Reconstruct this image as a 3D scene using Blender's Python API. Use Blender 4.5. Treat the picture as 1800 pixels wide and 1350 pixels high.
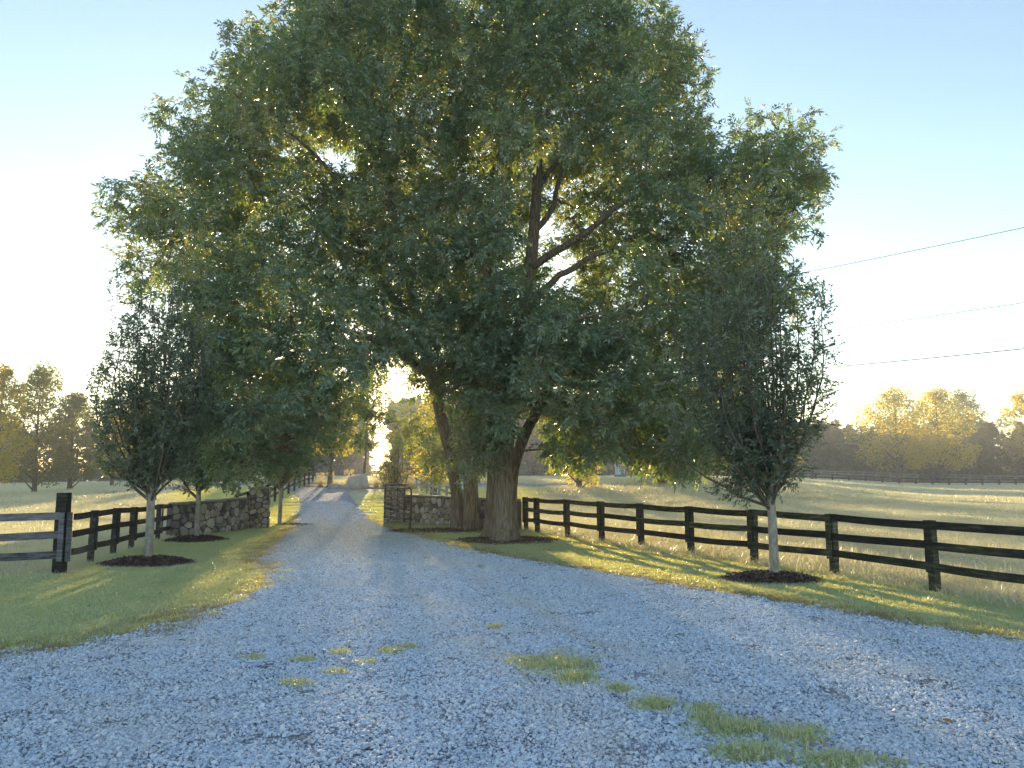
import bpy, bmesh, math, random
import numpy as np
from mathutils import Vector, Matrix

for o in list(bpy.data.objects):
    bpy.data.objects.remove(o)
scene = bpy.context.scene
COL = scene.collection
rng = np.random.default_rng(11)
random.seed(5)

# ------------------------------------------------------------------ camera
F = 1340.0            # focal length in pixels of an 1800 px wide frame
EYE = 2.2
PITCH = math.radians(6.8)
cam_data = bpy.data.cameras.new('camera')
cam_data.sensor_width = 36.0
cam_data.lens = F / 1800.0 * 36.0
cam_data.clip_start = 0.1
cam_data.clip_end = 9000
cam = bpy.data.objects.new('camera', cam_data)
cam.location = (0, 0, EYE)
cam.rotation_euler = (math.pi / 2 + PITCH, 0, 0)
COL.objects.link(cam)
scene.camera = cam
cp, sp = math.cos(PITCH), math.sin(PITCH)


def ray(px, py):
    u = (px - 900.0) / F
    v = (675.0 - py) / F
    return np.array([u, cp - v * sp, sp + v * cp])


# ------------------------------------------------------------------ sun, sky, exposure
SUN = ray(690, 645)
SUN = SUN / np.linalg.norm(SUN)
SUN_EL = math.asin(SUN[2])
SUN_AZ = math.atan2(SUN[0], SUN[1])
world = bpy.data.worlds.new('World')
scene.world = world
world.use_nodes = True
wn = world.node_tree
sky = wn.nodes.new('ShaderNodeTexSky')
sky.sky_type = 'NISHITA'
sky.sun_disc = False
sky.sun_elevation = SUN_EL
sky.sun_rotation = SUN_AZ
sky.altitude = 200
sky.air_density = 1.0
sky.dust_density = 0.2
sky.ozone_density = 0.8
bg = wn.nodes['Background']
bg.inputs['Strength'].default_value = 0.15
wn.links.new(sky.outputs['Color'], bg.inputs['Color'])

sun_data = bpy.data.lights.new('sun', 'SUN')
sun_data.energy = 5.0
sun_data.angle = math.radians(0.6)
sun_data.color = (1.0, 0.76, 0.44)
sun = bpy.data.objects.new('sun', sun_data)
sun.rotation_euler = Vector(SUN).to_track_quat('Z', 'Y').to_euler()
sun.location = (0, 0, 60)
COL.objects.link(sun)

scene.view_settings.view_transform = 'Standard'
scene.view_settings.look = 'None'
scene.view_settings.gamma = 1.0
scene.view_settings.use_curve_mapping = False
scene.view_settings.exposure = 1.3

cy = scene.cycles
cy.max_bounces = 7
cy.diffuse_bounces = 4
cy.glossy_bounces = 2
cy.transmission_bounces = 4
cy.transparent_max_bounces = 6
cy.volume_bounces = 0
cy.use_denoising = True
cy.denoising_prefilter = 'NONE'
cy.use_adaptive_sampling = True
cy.adaptive_threshold = 0.03
cy.caustics_reflective = False
cy.caustics_refractive = False
cy.sample_clamp_indirect = 6.0


# ------------------------------------------------------------------ terrain
def sst(t):
    t = np.clip(t, 0, 1)
    return t * t * (3 - 2 * t)


def hz(x, y):
    x = np.asarray(x, float)
    y = np.asarray(y, float)
    r = sst((y - 34) / 36.0)
    t = np.abs(x + 4) / np.maximum(y, 1.0)
    f = 1 - sst((t - 0.28) / 0.34)
    far = sst((y - 25) / 20.0)
    n = 0.10 * np.sin(x * 0.13 + 1.0) * np.sin(y * 0.09 + 0.4) + 0.05 * np.sin(x * 0.31 + y * 0.22)
    return 1.5 * r * f + far * n * (1 - 0.7 * sst((60 - np.abs(x)) / 60) * 0)


def G(px, py, dmax=400.0):
    """the ground point seen at a pixel of the photograph"""
    d = ray(px, py)
    ys = np.linspace(3.0, dmax, 8000)
    t = ys / d[1]
    x = d[0] * t
    z = EYE + d[2] * t
    k = np.nonzero(z <= hz(x, ys))[0]
    i = k[0] if len(k) else len(ys) - 1
    return np.array([x[i], ys[i], float(hz(x[i], ys[i]))])


def P(px, py, y):
    d = ray(px, py)
    t = y / d[1]
    return np.array([d[0] * t, y, EYE + d[2] * t])


def inpoly(x, y, poly):
    x = np.asarray(x, float)
    y = np.asarray(y, float)
    c = np.zeros(x.shape, bool)
    n = len(poly)
    j = n - 1
    for i in range(n):
        xi, yi = poly[i][0], poly[i][1]
        xj, yj = poly[j][0], poly[j][1]
        if yi != yj:
            m = ((yi > y) != (yj > y)) & (x < (xj - xi) * (y - yi) / (yj - yi) + xi)
            c ^= m
        j = i
    return c


def edge_dist(x, y, poly, closed=True):
    x = np.asarray(x, float)
    y = np.asarray(y, float)
    best = np.full(x.shape, 1e9)
    n = len(poly)
    for i in range(n if closed else n - 1):
        ax, ay = poly[i][0], poly[i][1]
        bx, by = poly[(i + 1) % n][0], poly[(i + 1) % n][1]
        dx, dy = bx - ax, by - ay
        L = dx * dx + dy * dy + 1e-12
        t = np.clip(((x - ax) * dx + (y - ay) * dy) / L, 0, 1)
        best = np.minimum(best, np.hypot(x - ax - t * dx, y - ay - t * dy))
    return best


# ------------------------------------------------------------------ helpers
def tag(o, label=None, cat=None, group=None, kind=None):
    if label: o['label'] = label
    if cat: o['category'] = cat
    if group: o['group'] = group
    if kind: o['kind'] = kind
    return o


def empty(name, loc):
    o = bpy.data.objects.new(name, None)
    o.location = loc
    o.empty_display_size = 0.2
    COL.objects.link(o)
    return o


def link(name, me, mat, parent=None):
    o = bpy.data.objects.new(name, me)
    if mat is not None and not me.materials:
        me.materials.append(mat)
    COL.objects.link(o)
    if parent is not None:
        o.parent = parent
        q = parent
        off = Vector((0, 0, 0))
        while q is not None:
            off += q.location
            q = q.parent
        o.location = -off          # vertices are given in world coordinates
    return o


def arr_mesh(name, V, Fq, smooth=True, rnd=None):
    """V (n,3), Fq (m,k) with k = 3 or 4"""
    V = np.ascontiguousarray(V, np.float32)
    Fq = np.ascontiguousarray(Fq, np.int32)
    me = bpy.data.meshes.new(name)
    k = Fq.shape[1]
    me.vertices.add(len(V))
    me.vertices.foreach_set('co', V.ravel())
    me.loops.add(Fq.size)
    me.loops.foreach_set('vertex_index', Fq.ravel())
    me.polygons.add(len(Fq))
    me.polygons.foreach_set('loop_start', np.arange(0, Fq.size, k, dtype=np.int32))
    me.polygons.foreach_set('use_smooth', np.full(len(Fq), smooth, dtype=bool))
    if rnd is not None:
        a = me.attributes.new('rnd', 'FLOAT', 'FACE')
        a.data.foreach_set('value', np.ascontiguousarray(rnd, np.float32))
    me.update()
    return me


class MB:
    def __init__(self):
        self.v = []
        self.q = []
        self.t = []
        self.n = 0

    def add(self, V, Q=None, T=None):
        V = np.asarray(V, float)
        self.v.append(V)
        if Q is not None and len(Q): self.q += [tuple(int(i) + self.n for i in f) for f in Q]
        if T is not None and len(T): self.t += [tuple(int(i) + self.n for i in f) for f in T]
        self.n += len(V)

    def tube(self, pts, rad, sides=8, cap=True, wob=0.0, seed=0, flare=None):
        pts = np.asarray(pts, float)
        rad = np.asarray(rad, float)
        n = len(pts)
        tan = np.gradient(pts, axis=0)
        tan /= np.linalg.norm(tan, axis=1)[:, None] + 1e-9
        ref = np.array([1.0, 0, 0]) if abs(tan[0][0]) < 0.9 else np.array([0, 1.0, 0])
        a = np.linspace(0, 2 * math.pi, sides, endpoint=False)
        rr = np.random.default_rng(seed)
        ph = rr.uniform(0, 6.28, 6)
        rings = []
        for i in range(n):
            b = np.cross(tan[i], ref); b /= np.linalg.norm(b) + 1e-9
            c = np.cross(b, tan[i])
            ref = c
            # keep the frame stable along the path
            r = np.full(sides, rad[i])
            if wob:
                r = r * (1 + wob * (np.sin(3 * a + ph[0] + i * 0.25) + 0.7 * np.sin(5 * a + ph[1] - i * 0.31) + 0.6 * np.sin(8 * a + ph[2] + i * .1) + .5 * np.sin(13 * a + ph[3]) + (.8 * np.sin(19 * a + ph[4] + .15 * i) + .6 * rr.normal(0, 1, sides) if sides > 30 else 0)))
            if flare is not None:
                r = r * (1 + flare[i] * np.maximum(0, np.sin(2.5 * a + ph[4]) * .6 + np.sin(4 * a + ph[5]) * .6))
            rings.append(pts[i] + np.outer(np.cos(a) * r, c) + np.outer(np.sin(a) * r, b))
            ref = c
        V = np.vstack(rings)
        Q = []
        for i in range(n - 1):
            for j in range(sides):
                k = (j + 1) % sides
                Q.append((i * sides + j, i * sides + k, (i + 1) * sides + k, (i + 1) * sides + j))
        T = []
        if cap:
            V = np.vstack([V, pts[0][None], pts[-1][None]])
            for j in range(sides):
                k = (j + 1) % sides
                T.append((n * sides, k, j))
                T.append((n * sides + 1, (n - 1) * sides + j, (n - 1) * sides + k))
        self.add(V, Q, T)

    def box(self, c, sx, sy, sz, rz=0.0, tilt=0.0):
        x, y, z = sx / 2, sy / 2, sz / 2
        V = np.array([[-x, -y, -z], [x, -y, -z], [x, y, -z], [-x, y, -z], [-x, -y, z], [x, -y, z], [x, y, z], [-x, y, z]])
        R = np.array(Matrix.Rotation(rz, 3, 'Z') @ Matrix.Rotation(tilt, 3, 'Y'))
        V = V @ R.T + np.asarray(c, float)
        self.add(V, [(0, 3, 2, 1), (4, 5, 6, 7), (0, 1, 5, 4), (1, 2, 6, 5), (2, 3, 7, 6), (3, 0, 4, 7)])

    def mesh(self, name, smooth=True):
        me = bpy.data.meshes.new(name)
        V = np.vstack(self.v)
        me.from_pydata(V.tolist(), [], self.q + self.t)
        if smooth:
            me.polygons.foreach_set('use_smooth', np.ones(len(me.polygons), bool))
        me.update()
        return me

    def build(self, name, mat, parent=None, smooth=True):
        return link(name, self.mesh(name, smooth), mat, parent)


# ------------------------------------------------------------------ materials
def mat_new(name):
    m = bpy.data.materials.new(name)
    m.use_nodes = True
    nt = m.node_tree
    nt.nodes.clear()
    out = nt.nodes.new('ShaderNodeOutputMaterial')
    return m, nt, out


def N(nt, t, **kw):
    n = nt.nodes.new(t)
    for k, v in kw.items():
        if k in n.inputs: n.inputs[k].default_value = v
        else: setattr(n, k, v)
    return n


def ramp(nt, fac, stops):
    r = nt.nodes.new('ShaderNodeValToRGB')
    e = r.color_ramp.elements
    while len(e) < len(stops): e.new(0.5)
    for i, (p, c) in enumerate(stops):
        e[i].position = p
        e[i].color = (c[0], c[1], c[2], 1)
    nt.links.new(fac, r.inputs['Fac'])
    return r.outputs['Color']


def noise(nt, scale, detail=4, rough=0.55, vec=None, stretch=None):
    n = N(nt, 'ShaderNodeTexNoise', Scale=scale, Detail=detail, Roughness=rough)
    if vec is None:
        g = nt.nodes.new('ShaderNodeNewGeometry')
        vec = g.outputs['Position']
    if stretch:
        mp = N(nt, 'ShaderNodeMapping')
        mp.inputs['Scale'].default_value = stretch
        nt.links.new(vec, mp.inputs['Vector'])
        vec = mp.outputs['Vector']
    nt.links.new(vec, n.inputs['Vector'])
    return n.outputs['Fac']


def bump(nt, fac, strength, dist):
    b = N(nt, 'ShaderNodeBump', Strength=strength, Distance=dist)
    nt.links.new(fac, b.inputs['Height'])
    return b.outputs['Normal']


def mixc(nt, fac, a, b, mode='MIX'):
    m = nt.nodes.new('ShaderNodeMix')
    m.data_type = 'RGBA'
    m.blend_type = mode
    for s, v in ((0, fac), (6, a), (7, b)):
        if hasattr(v, 'is_linked') or hasattr(v, 'links'):
            nt.links.new(v, m.inputs[s])
        elif s == 0:
            m.inputs[0].default_value = v
        else:
            m.inputs[s].default_value = (v[0], v[1], v[2], 1)
    return m.outputs[2]


def leaf_mat(name, stops, tstops, tfac=0.42, rough=0.45, spec=0.35, coat=0.0, bscale=0.45, bdetail=2):
    m, nt, out = mat_new(name)
    at = N(nt, 'ShaderNodeAttribute', attribute_name='rnd')
    big = noise(nt, bscale, bdetail, 0.55)
    a = N(nt, 'ShaderNodeMath', operation='MULTIPLY_ADD')
    nt.links.new(big, a.inputs[0]); a.inputs[1].default_value = 0.9
    b = N(nt, 'ShaderNodeMath', operation='MULTIPLY')
    nt.links.new(at.outputs['Fac'], b.inputs[0]); b.inputs[1].default_value = 0.6
    c = N(nt, 'ShaderNodeMath', operation='SUBTRACT')
    nt.links.new(b.outputs[0], c.inputs[0]); c.inputs[1].default_value = 0.25
    nt.links.new(c.outputs[0], a.inputs[2])
    col = ramp(nt, a.outputs[0], stops)
    tcol = ramp(nt, a.outputs[0], tstops)
    p = N(nt, 'ShaderNodeBsdfPrincipled', Roughness=rough)
    p.inputs['Specular IOR Level'].default_value = spec
    p.inputs['Coat Weight'].default_value = coat
    p.inputs['Coat Roughness'].default_value = 0.3
    nt.links.new(col, p.inputs['Base Color'])
    t = N(nt, 'ShaderNodeBsdfTranslucent')
    nt.links.new(tcol, t.inputs['Color'])
    mx = N(nt, 'ShaderNodeMixShader', Fac=tfac)
    nt.links.new(p.outputs[0], mx.inputs[1])
    nt.links.new(t.outputs[0], mx.inputs[2])
    nt.links.new(mx.outputs[0], out.inputs['Surface'])
    return m


def simple_mat(name, stops, scale=4.0, rough=0.8, detail=5, bumps=None, stretch=None, spec=0.3, objrnd=0.0, metal=0.0, vec_object=False):
    m, nt, out = mat_new(name)
    vec = None
    if vec_object:
        tc = nt.nodes.new('ShaderNodeTexCoord')
        vec = tc.outputs['Object']
    fac = noise(nt, scale, detail, 0.6, vec, stretch)
    if objrnd:
        oi = nt.nodes.new('ShaderNodeObjectInfo')
        a = N(nt, 'ShaderNodeMath', operation='SUBTRACT')
        nt.links.new(oi.outputs['Random'], a.inputs[0]); a.inputs[1].default_value = 0.5
        b = N(nt, 'ShaderNodeMath', operation='MULTIPLY_ADD')
        nt.links.new(a.outputs[0], b.inputs[0]); b.inputs[1].default_value = objrnd
        nt.links.new(fac, b.inputs[2])
        fac = b.outputs[0]
    col = ramp(nt, fac, stops)
    p = N(nt, 'ShaderNodeBsdfPrincipled', Roughness=rough, Metallic=metal)
    p.inputs['Specular IOR Level'].default_value = spec
    nt.links.new(col, p.inputs['Base Color'])
    if bumps:
        bs, bst, bd = bumps
        nt.links.new(bump(nt, noise(nt, bs, 6, 0.65, vec, stretch), bst, bd), p.inputs['Normal'])
    nt.links.new(p.outputs[0], out.inputs['Surface'])
    return m


M = {}
M['oak_leaf'] = leaf_mat('oak_leaf', [(0.15, (.070, .130, .108)), (0.45, (.120, .195, .158)), (0.7, (.185, .245, .190)), (0.95, (.27, .27, .19))],
                         [(0.15, (.20, .42, .07)), (0.5, (.42, .54, .06)), (0.95, (.78, .60, .05))], 0.30, 0.40, 0.9, 0.7)
M['hornbeam_leaf'] = leaf_mat('hornbeam_leaf', [(0.15, (.080, .125, .100)), (0.5, (.135, .190, .150)), (0.9, (.22, .23, .18))],
                              [(0.15, (.12, .2, .03)), (0.9, (.4, .36, .04))], 0.28, .4, .9, .6)
M['far_leaf'] = leaf_mat('far_leaf', [(0.15, (.06, .10, .045)), (0.5, (.10, .14, .055)), (0.9, (.17, .17, .06))],
                         [(0.15, (.26, .34, .05)), (0.9, (.46, .42, .06))], 0.36, 0.6)
M['yellow_leaf'] = leaf_mat('yellow_leaf', [(0.15, (.14, .16, .035)), (0.5, (.23, .22, .04)), (0.9, (.32, .24, .04))],
                            [(0.15, (.62, .60, .05)), (0.9, (.88, .62, .05))], 0.55, 0.6)
M['wood_leaf'] = leaf_mat('wood_leaf', [(0.15, (.07, .095, .05)), (0.5, (.11, .13, .065)), (0.9, (.16, .15, .075))],
                          [(0.15, (.2, .22, .05)), (0.9, (.34, .28, .05))], 0.22, 0.8)
M['dead_leaf'] = leaf_mat('dead_leaf', [(0.2, (.16, .10, .075)), (0.8, (.30, .20, .15))], [(0.2, (.3, .18, .1)), (0.8, (.4, .25, .15))], 0.3)
M['fallen'] = leaf_mat('fallen', [(0.1, (.20, .08, .05)), (0.5, (.30, .19, .10)), (0.9, (.45, .36, .14))], [(0.1, (.3, .15, .05)), (0.9, (.5, .4, .1))], .2, .6)
M['lawn'] = leaf_mat('lawn', [(0.1, (.29, .42, .35)), (0.45, (.45, .60, .54)), (0.75, (.58, .69, .64)), (0.95, (.64, .62, .52))],
                     [(0.1, (.82, .80, .09)), (0.9, (.95, .80, .11))], 0.46, 0.45, .6, .7, 1.1, 5)
M['dry_grass'] = leaf_mat('dry_grass', [(0.1, (.26, .24, .14)), (0.5, (.40, .35, .22)), (0.9, (.52, .44, .30))],
                          [(0.1, (.4, .34, .1)), (0.9, (.6, .45, .18))], 0.35, 0.6)
M['pasture'] = leaf_mat('pasture', [(0.1, (.46, .47, .35)), (0.45, (.62, .61, .49)), (0.75, (.72, .70, .58)), (0.95, (.76, .70, .55))],
                        [(0.1, (.72, .70, .34)), (0.9, (.88, .74, .38))], 0.42, 0.45, .6, .5, .7, 5)
M['ground'] = simple_mat('ground', [(0.3, (.27, .31, .20)), (0.5, (.39, .41, .29)), (0.7, (.50, .47, .36))], 0.8, 0.95, 6, (6, .6, .05))


def gravel_mats():
    m, nt, out = mat_new('gravel_bed')
    g = nt.nodes.new('ShaderNodeNewGeometry')
    v = N(nt, 'ShaderNodeTexVoronoi', Scale=26.0)
    nt.links.new(g.outputs['Position'], v.inputs['Vector'])
    v2 = N(nt, 'ShaderNodeTexVoronoi', Scale=26.0, feature='DISTANCE_TO_EDGE')
    nt.links.new(g.outputs['Position'], v2.inputs['Vector'])
    sep = nt.nodes.new('ShaderNodeSeparateColor')
    nt.links.new(v.outputs['Color'], sep.inputs[0])
    col = ramp(nt, sep.outputs[0], [(0.0, (.10, .12, .17)), (0.5, (.33, .38, .47)), (1.0, (.60, .66, .76))])  # bed darker than the stones, gap shade put into its colour
    dirt = ramp(nt, noise(nt, 0.5, 5, 0.6), [(0.45, (0, 0, 0)), (0.75, (1, 1, 1))])
    col = mixc(nt, dirt, col, (.54, .51, .48))
    p = N(nt, 'ShaderNodeBsdfPrincipled', Roughness=1.0)
    p.inputs['Specular IOR Level'].default_value = 0.05
    nt.links.new(col, p.inputs['Base Color'])
    h = ramp(nt, v2.outputs['Distance'], [(0.0, (0, 0, 0)), (0.25, (1, 1, 1))])
    nt.links.new(bump(nt, h, 0.9, 0.02), p.inputs['Normal'])
    nt.links.new(p.outputs[0], out.inputs['Surface'])
    M['gravel_bed'] = m
    m, nt, out = mat_new('gravel_stone')
    at = N(nt, 'ShaderNodeAttribute', attribute_name='rnd')
    col = ramp(nt, at.outputs['Fac'], [(0.0, (.08, .105, .16)), (0.10, (.40, .47, .60)), (0.5, (.60, .69, .84)), (0.88, (.73, .80, .91)), (1.0, (.82, .80, .78))])
    col = mixc(nt, ramp(nt, noise(nt, 60, 3, .6), [(.4, (0, 0, 0)), (.8, (.5, .5, .5))]), col, (.40, .44, .52), 'MIX')
    dirt = ramp(nt, noise(nt, 0.35, 4, 0.6), [(0.5, (0, 0, 0)), (0.8, (.8, .8, .8))])
    col = mixc(nt, dirt, col, (.64, .61, .59))
    p = N(nt, 'ShaderNodeBsdfPrincipled', Roughness=0.7)
    p.inputs['Specular IOR Level'].default_value = 0.35
    nt.links.new(col, p.inputs['Base Color'])
    nt.links.new(p.outputs[0], out.inputs['Surface'])
    M['gravel_stone'] = m




def wheel_tracks(m):
    nt = m.node_tree
    p = [n for n in nt.nodes if n.type == 'BSDF_PRINCIPLED'][0]
    src = p.inputs['Base Color'].links[0].from_socket
    g = nt.nodes.new('ShaderNodeNewGeometry')
    sx = nt.nodes.new('ShaderNodeSeparateXYZ')
    nt.links.new(g.outputs['Position'], sx.inputs[0])

    def mth(op, a, b):
        n = N(nt, 'ShaderNodeMath', operation=op)
        for i, v in enumerate((a, b)):
            if v is None: continue
            if isinstance(v, (int, float)): n.inputs[i].default_value = v
            else: nt.links.new(v, n.inputs[i])
        return n.outputs[0]
    # distance from the middle line of the drive, wobbling a little
    t = mth('ADD', sx.outputs['X'], mth('MULTIPLY', mth('SUBTRACT', sx.outputs['Y'], 18.0), 0.33))
    t = mth('ADD', t, 2.1)
    t = mth('ADD', t, mth('MULTIPLY', mth('SUBTRACT', noise(nt, .25, 2, .5), .5), 1.2))
    t = mth('ABSOLUTE', mth('SUBTRACT', mth('ABSOLUTE', t, None), .85), None)
    band = ramp(nt, t, [(0.05, (1, 1, 1)), (0.5, (0, 0, 0))])
    brk = ramp(nt, noise(nt, 1.3, 5, .65), [(0.38, (0, 0, 0)), (0.66, (.75, .75, .75))])
    fac = mixc(nt, 1.0, band, brk, 'MULTIPLY')
    col = mixc(nt, fac, src, (.60, .575, .56))
    nt.links.new(col, p.inputs['Base Color'])


gravel_mats()
wheel_tracks(M['gravel_stone'])
wheel_tracks(M['gravel_bed'])
M['bark'] = simple_mat('bark', [(0.3, (.075, .062, .055)), (0.55, (.26, .225, .195)), (0.75, (.44, .39, .345))], 9, 0.9, 6, (9, 1.0, .08), (2.0, 2.0, .2))
M['bark_pale'] = simple_mat('bark_pale', [(0.3, (.20, .185, .165)), (0.55, (.34, .32, .29)), (0.8, (.46, .44, .41))], 16, 0.85, 6, (22, .5, .015), (1, 1, .4))
M['bark_young'] = simple_mat('bark_young', [(0.3, (.075, .065, .055)), (0.7, (.17, .15, .13))], 14, 0.85, 4)
M['bark_far'] = simple_mat('bark_far', [(0.3, (.06, .05, .042)), (0.7, (.16, .135, .11))], 4, 0.9, 3)
M['fence_black'] = simple_mat('fence_black', [(0.30, (.010, .010, .011)), (0.50, (.028, .028, .026)), (0.62, (.060, .066, .032)), (0.78, (.16, .16, .15))], 6, 0.75, 7, (14, .8, .012), (.5, .5, 3.5), .3, 0.25)
M['fence_grey'] = simple_mat('fence_grey', [(0.28, (.035, .035, .042)), (0.5, (.12, .125, .15)), (0.75, (.26, .265, .30))], 7, 0.75, 6, (16, .5, .01), (.35, 1, 3), .3, 0.2)
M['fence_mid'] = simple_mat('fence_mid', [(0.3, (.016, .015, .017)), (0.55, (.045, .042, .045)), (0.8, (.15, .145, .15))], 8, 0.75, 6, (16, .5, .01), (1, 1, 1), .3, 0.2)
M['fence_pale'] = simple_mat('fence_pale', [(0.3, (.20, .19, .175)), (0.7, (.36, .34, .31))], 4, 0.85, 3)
M['stone'] = simple_mat('stone', [(0.12, (.10, .095, .12)), (0.34, (.25, .235, .245)), (0.52, (.38, .325, .28)), (0.7, (.37, .365, .40)), (0.92, (.60, .58, .57))], 5, 0.85, 6, (22, .6, .02), None, .3, 0.75)
M['mortar'] = simple_mat('mortar', [(0.3, (.07, .066, .066)), (0.7, (.14, .132, .13))], 14, 0.95, 5, (30, .5, .01))
M['capstone'] = simple_mat('capstone', [(0.3, (.15, .145, .14)), (0.7, (.28, .27, .25))], 6, 0.85, 6, (20, .5, .02), None, .3, .3)
M['boulder'] = simple_mat('boulder', [(0.3, (.30, .29, .29)), (0.7, (.50, .48, .47))], 2.5, 0.85, 6, (6, .6, .06))
M['mulch'] = simple_mat('mulch', [(0.3, (.055, .036, .036)), (0.55, (.14, .092, .086)), (0.8, (.30, .22, .20))], 45, 0.9, 4)
M['gate'] = simple_mat('gate', [(0.35, (.016, .017, .017)), (0.7, (.035, .036, .036))], 12, 0.55, 4, None, None, .5, 0, 0.2)
M['rubber'] = simple_mat('rubber', [(0.3, (.012, .012, .012)), (0.7, (.03, .03, .03))], 12, 0.8)
M['pole'] = simple_mat('pole', [(0.3, (.085, .05, .04)), (0.6, (.17, .105, .085)), (0.85, (.25, .2, .18))], 6, 0.9, 5, (10, .6, .02), (2, 2, .2))
M['wire'] = simple_mat('wire', [(0.3, (.10, .10, .10)), (0.7, (.15, .15, .15))], 3, 0.6)
M['ceramic'] = simple_mat('ceramic', [(0.3, (.3, .3, .3)), (0.7, (.4, .4, .4))], 3, 0.3)
M['plume'] = leaf_mat('plume', [(0.2, (.45, .38, .25)), (0.8, (.6, .5, .32))], [(0.2, (.7, .55, .3)), (0.8, (.8, .62, .3))], .5, .7)
M['rust_wall'] = simple_mat('rust_wall', [(0.3, (.20, .075, .045)), (0.7, (.30, .12, .07))], 3, 0.85)
M['roof'] = simple_mat('roof', [(0.3, (.2, .17, .15)), (0.7, (.3, .26, .23))], 3, 0.8)
M['hut'] = simple_mat('hut', [(0.3, (.45, .52, .60)), (0.7, (.58, .64, .70))], 2, 0.6)
M['hut_green'] = simple_mat('hut_green', [(0.3, (.05, .13, .10)), (0.7, (.08, .18, .14))], 2, 0.6)


# ------------------------------------------------------------------ scattering (uncountable stuff only)
def scatter(name, pts, rotz, scl, idx, protos, parent=None, tilt=None):
    pts = np.asarray(pts, np.float32)
    n = len(pts)
    me = bpy.data.meshes.new(name)
    me.vertices.add(n)
    me.vertices.foreach_set('co', pts.ravel())
    rot = np.zeros((n, 3), np.float32)
    if tilt is not None: rot[:, :2] = tilt
    rot[:, 2] = rotz
    a = me.attributes.new('rot', 'FLOAT_VECTOR', 'POINT'); a.data.foreach_set('vector', rot.ravel())
    a = me.attributes.new('scl', 'FLOAT', 'POINT'); a.data.foreach_set('value', np.asarray(scl, np.float32))
    a = me.attributes.new('idx', 'INT', 'POINT'); a.data.foreach_set('value', np.asarray(idx, np.int32))
    me.update()
    ob = bpy.data.objects.new(name, me)
    COL.objects.link(ob)
    if parent is not None:
        ob.parent = parent
        ob.location = -parent.location
    ng = bpy.data.node_groups.new(name + '_nodes', 'GeometryNodeTree')
    ng.interface.new_socket('Geometry', in_out='INPUT', socket_type='NodeSocketGeometry')
    ng.interface.new_socket('Geometry', in_out='OUTPUT', socket_type='NodeSocketGeometry')
    gi = ng.nodes.new('NodeGroupInput'); go = ng.nodes.new('NodeGroupOutput')
    ci = ng.nodes.new('GeometryNodeCollectionInfo')
    pc = bpy.data.collections.new(name + '_kinds')
    for q in protos: pc.objects.link(q)
    ci.inputs['Collection'].default_value = pc
    ci.inputs['Separate Children'].default_value = True
    ci.inputs['Reset Children'].default_value = True
    ip = ng.nodes.new('GeometryNodeInstanceOnPoints')
    ip.inputs['Pick Instance'].default_value = True

    def na(nm, ty):
        q = ng.nodes.new('GeometryNodeInputNamedAttribute'); q.data_type = ty
        q.inputs['Name'].default_value = nm
        return q.outputs['Attribute']
    e2r = ng.nodes.new('FunctionNodeEulerToRotation')
    L = ng.links.new
    L(gi.outputs[0], ip.inputs['Points'])
    L(ci.outputs[0], ip.inputs['Instance'])
    L(na('idx', 'INT'), ip.inputs['Instance Index'])
    L(na('rot', 'FLOAT_VECTOR'), e2r.inputs[0])
    L(e2r.outputs[0], ip.inputs['Rotation'])
    L(na('scl', 'FLOAT'), ip.inputs['Scale'])
    L(ip.outputs[0], go.inputs[0])
    md = ob.modifiers.new('scatter', 'NODES')
    md.node_group = ng
    return ob


def proto(name, me, mat):
    me.materials.append(mat)
    return bpy.data.objects.new(name, me)


def blades(n, radius, h0, h1, w0, w1, lean, rs, seg=3, mat_name='lawn'):
    """a patch of grass blades; returns a mesh"""
    r = radius * np.sqrt(rs.random(n)); a = rs.uniform(0, 6.283, n)
    b = np.stack([r * np.cos(a), r * np.sin(a), np.full(n, -0.01)], 1)
    h = rs.uniform(h0, h1, n); w = rs.uniform(w0, w1, n)
    d = rs.uniform(0, 6.283, n); l = np.abs(rs.normal(lean, lean * .6, n)) * h
    dv = np.stack([np.cos(d), np.sin(d), np.zeros(n)], 1)
    sd = rs.uniform(0, 6.283, n)
    sv = np.stack([np.cos(sd), np.sin(sd), np.zeros(n)], 1)
    V = np.zeros((n, 2 * seg + 2, 3))
    for k in range(seg + 1):
        t = k / seg
        c = b + dv * (l * t ** 2)[:, None] + np.array([0, 0, 1.0]) * (h * (t - 0.35 * t * t * np.minimum(l / h, 1)))[:, None]
        ww = (w * (1 - t ** 1.5) * .5 + .0006)[:, None]
        V[:, 2 * k] = c - sv * ww
        V[:, 2 * k + 1] = c + sv * ww
    base = (np.arange(n) * (2 * seg + 2))[:, None]
    Q = np.concatenate([base + np.array([[2 * k, 2 * k + 1, 2 * k + 3, 2 * k + 2]]) for k in range(seg)], 0)
    rn = np.tile(rs.random(n), seg)
    return arr_mesh('grass_patch', V.reshape(-1, 3), Q, True, rn)


# ------------------------------------------------------------------ ground, drive
def axis(lo, hi, fine_lo, fine_hi, fine, coarse):
    a = list(np.arange(fine_lo, fine_hi + 1e-6, fine))
    s = fine
    v = fine_lo
    left = []
    while v > lo:
        s = min(s * 1.25, coarse); v -= s; left.append(max(v, lo))
    s = fine
    v = fine_hi
    right = []
    while v < hi:
        s = min(s * 1.25, coarse); v += s; right.append(min(v, hi))
    return np.array(left[::-1] + a + right)


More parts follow.
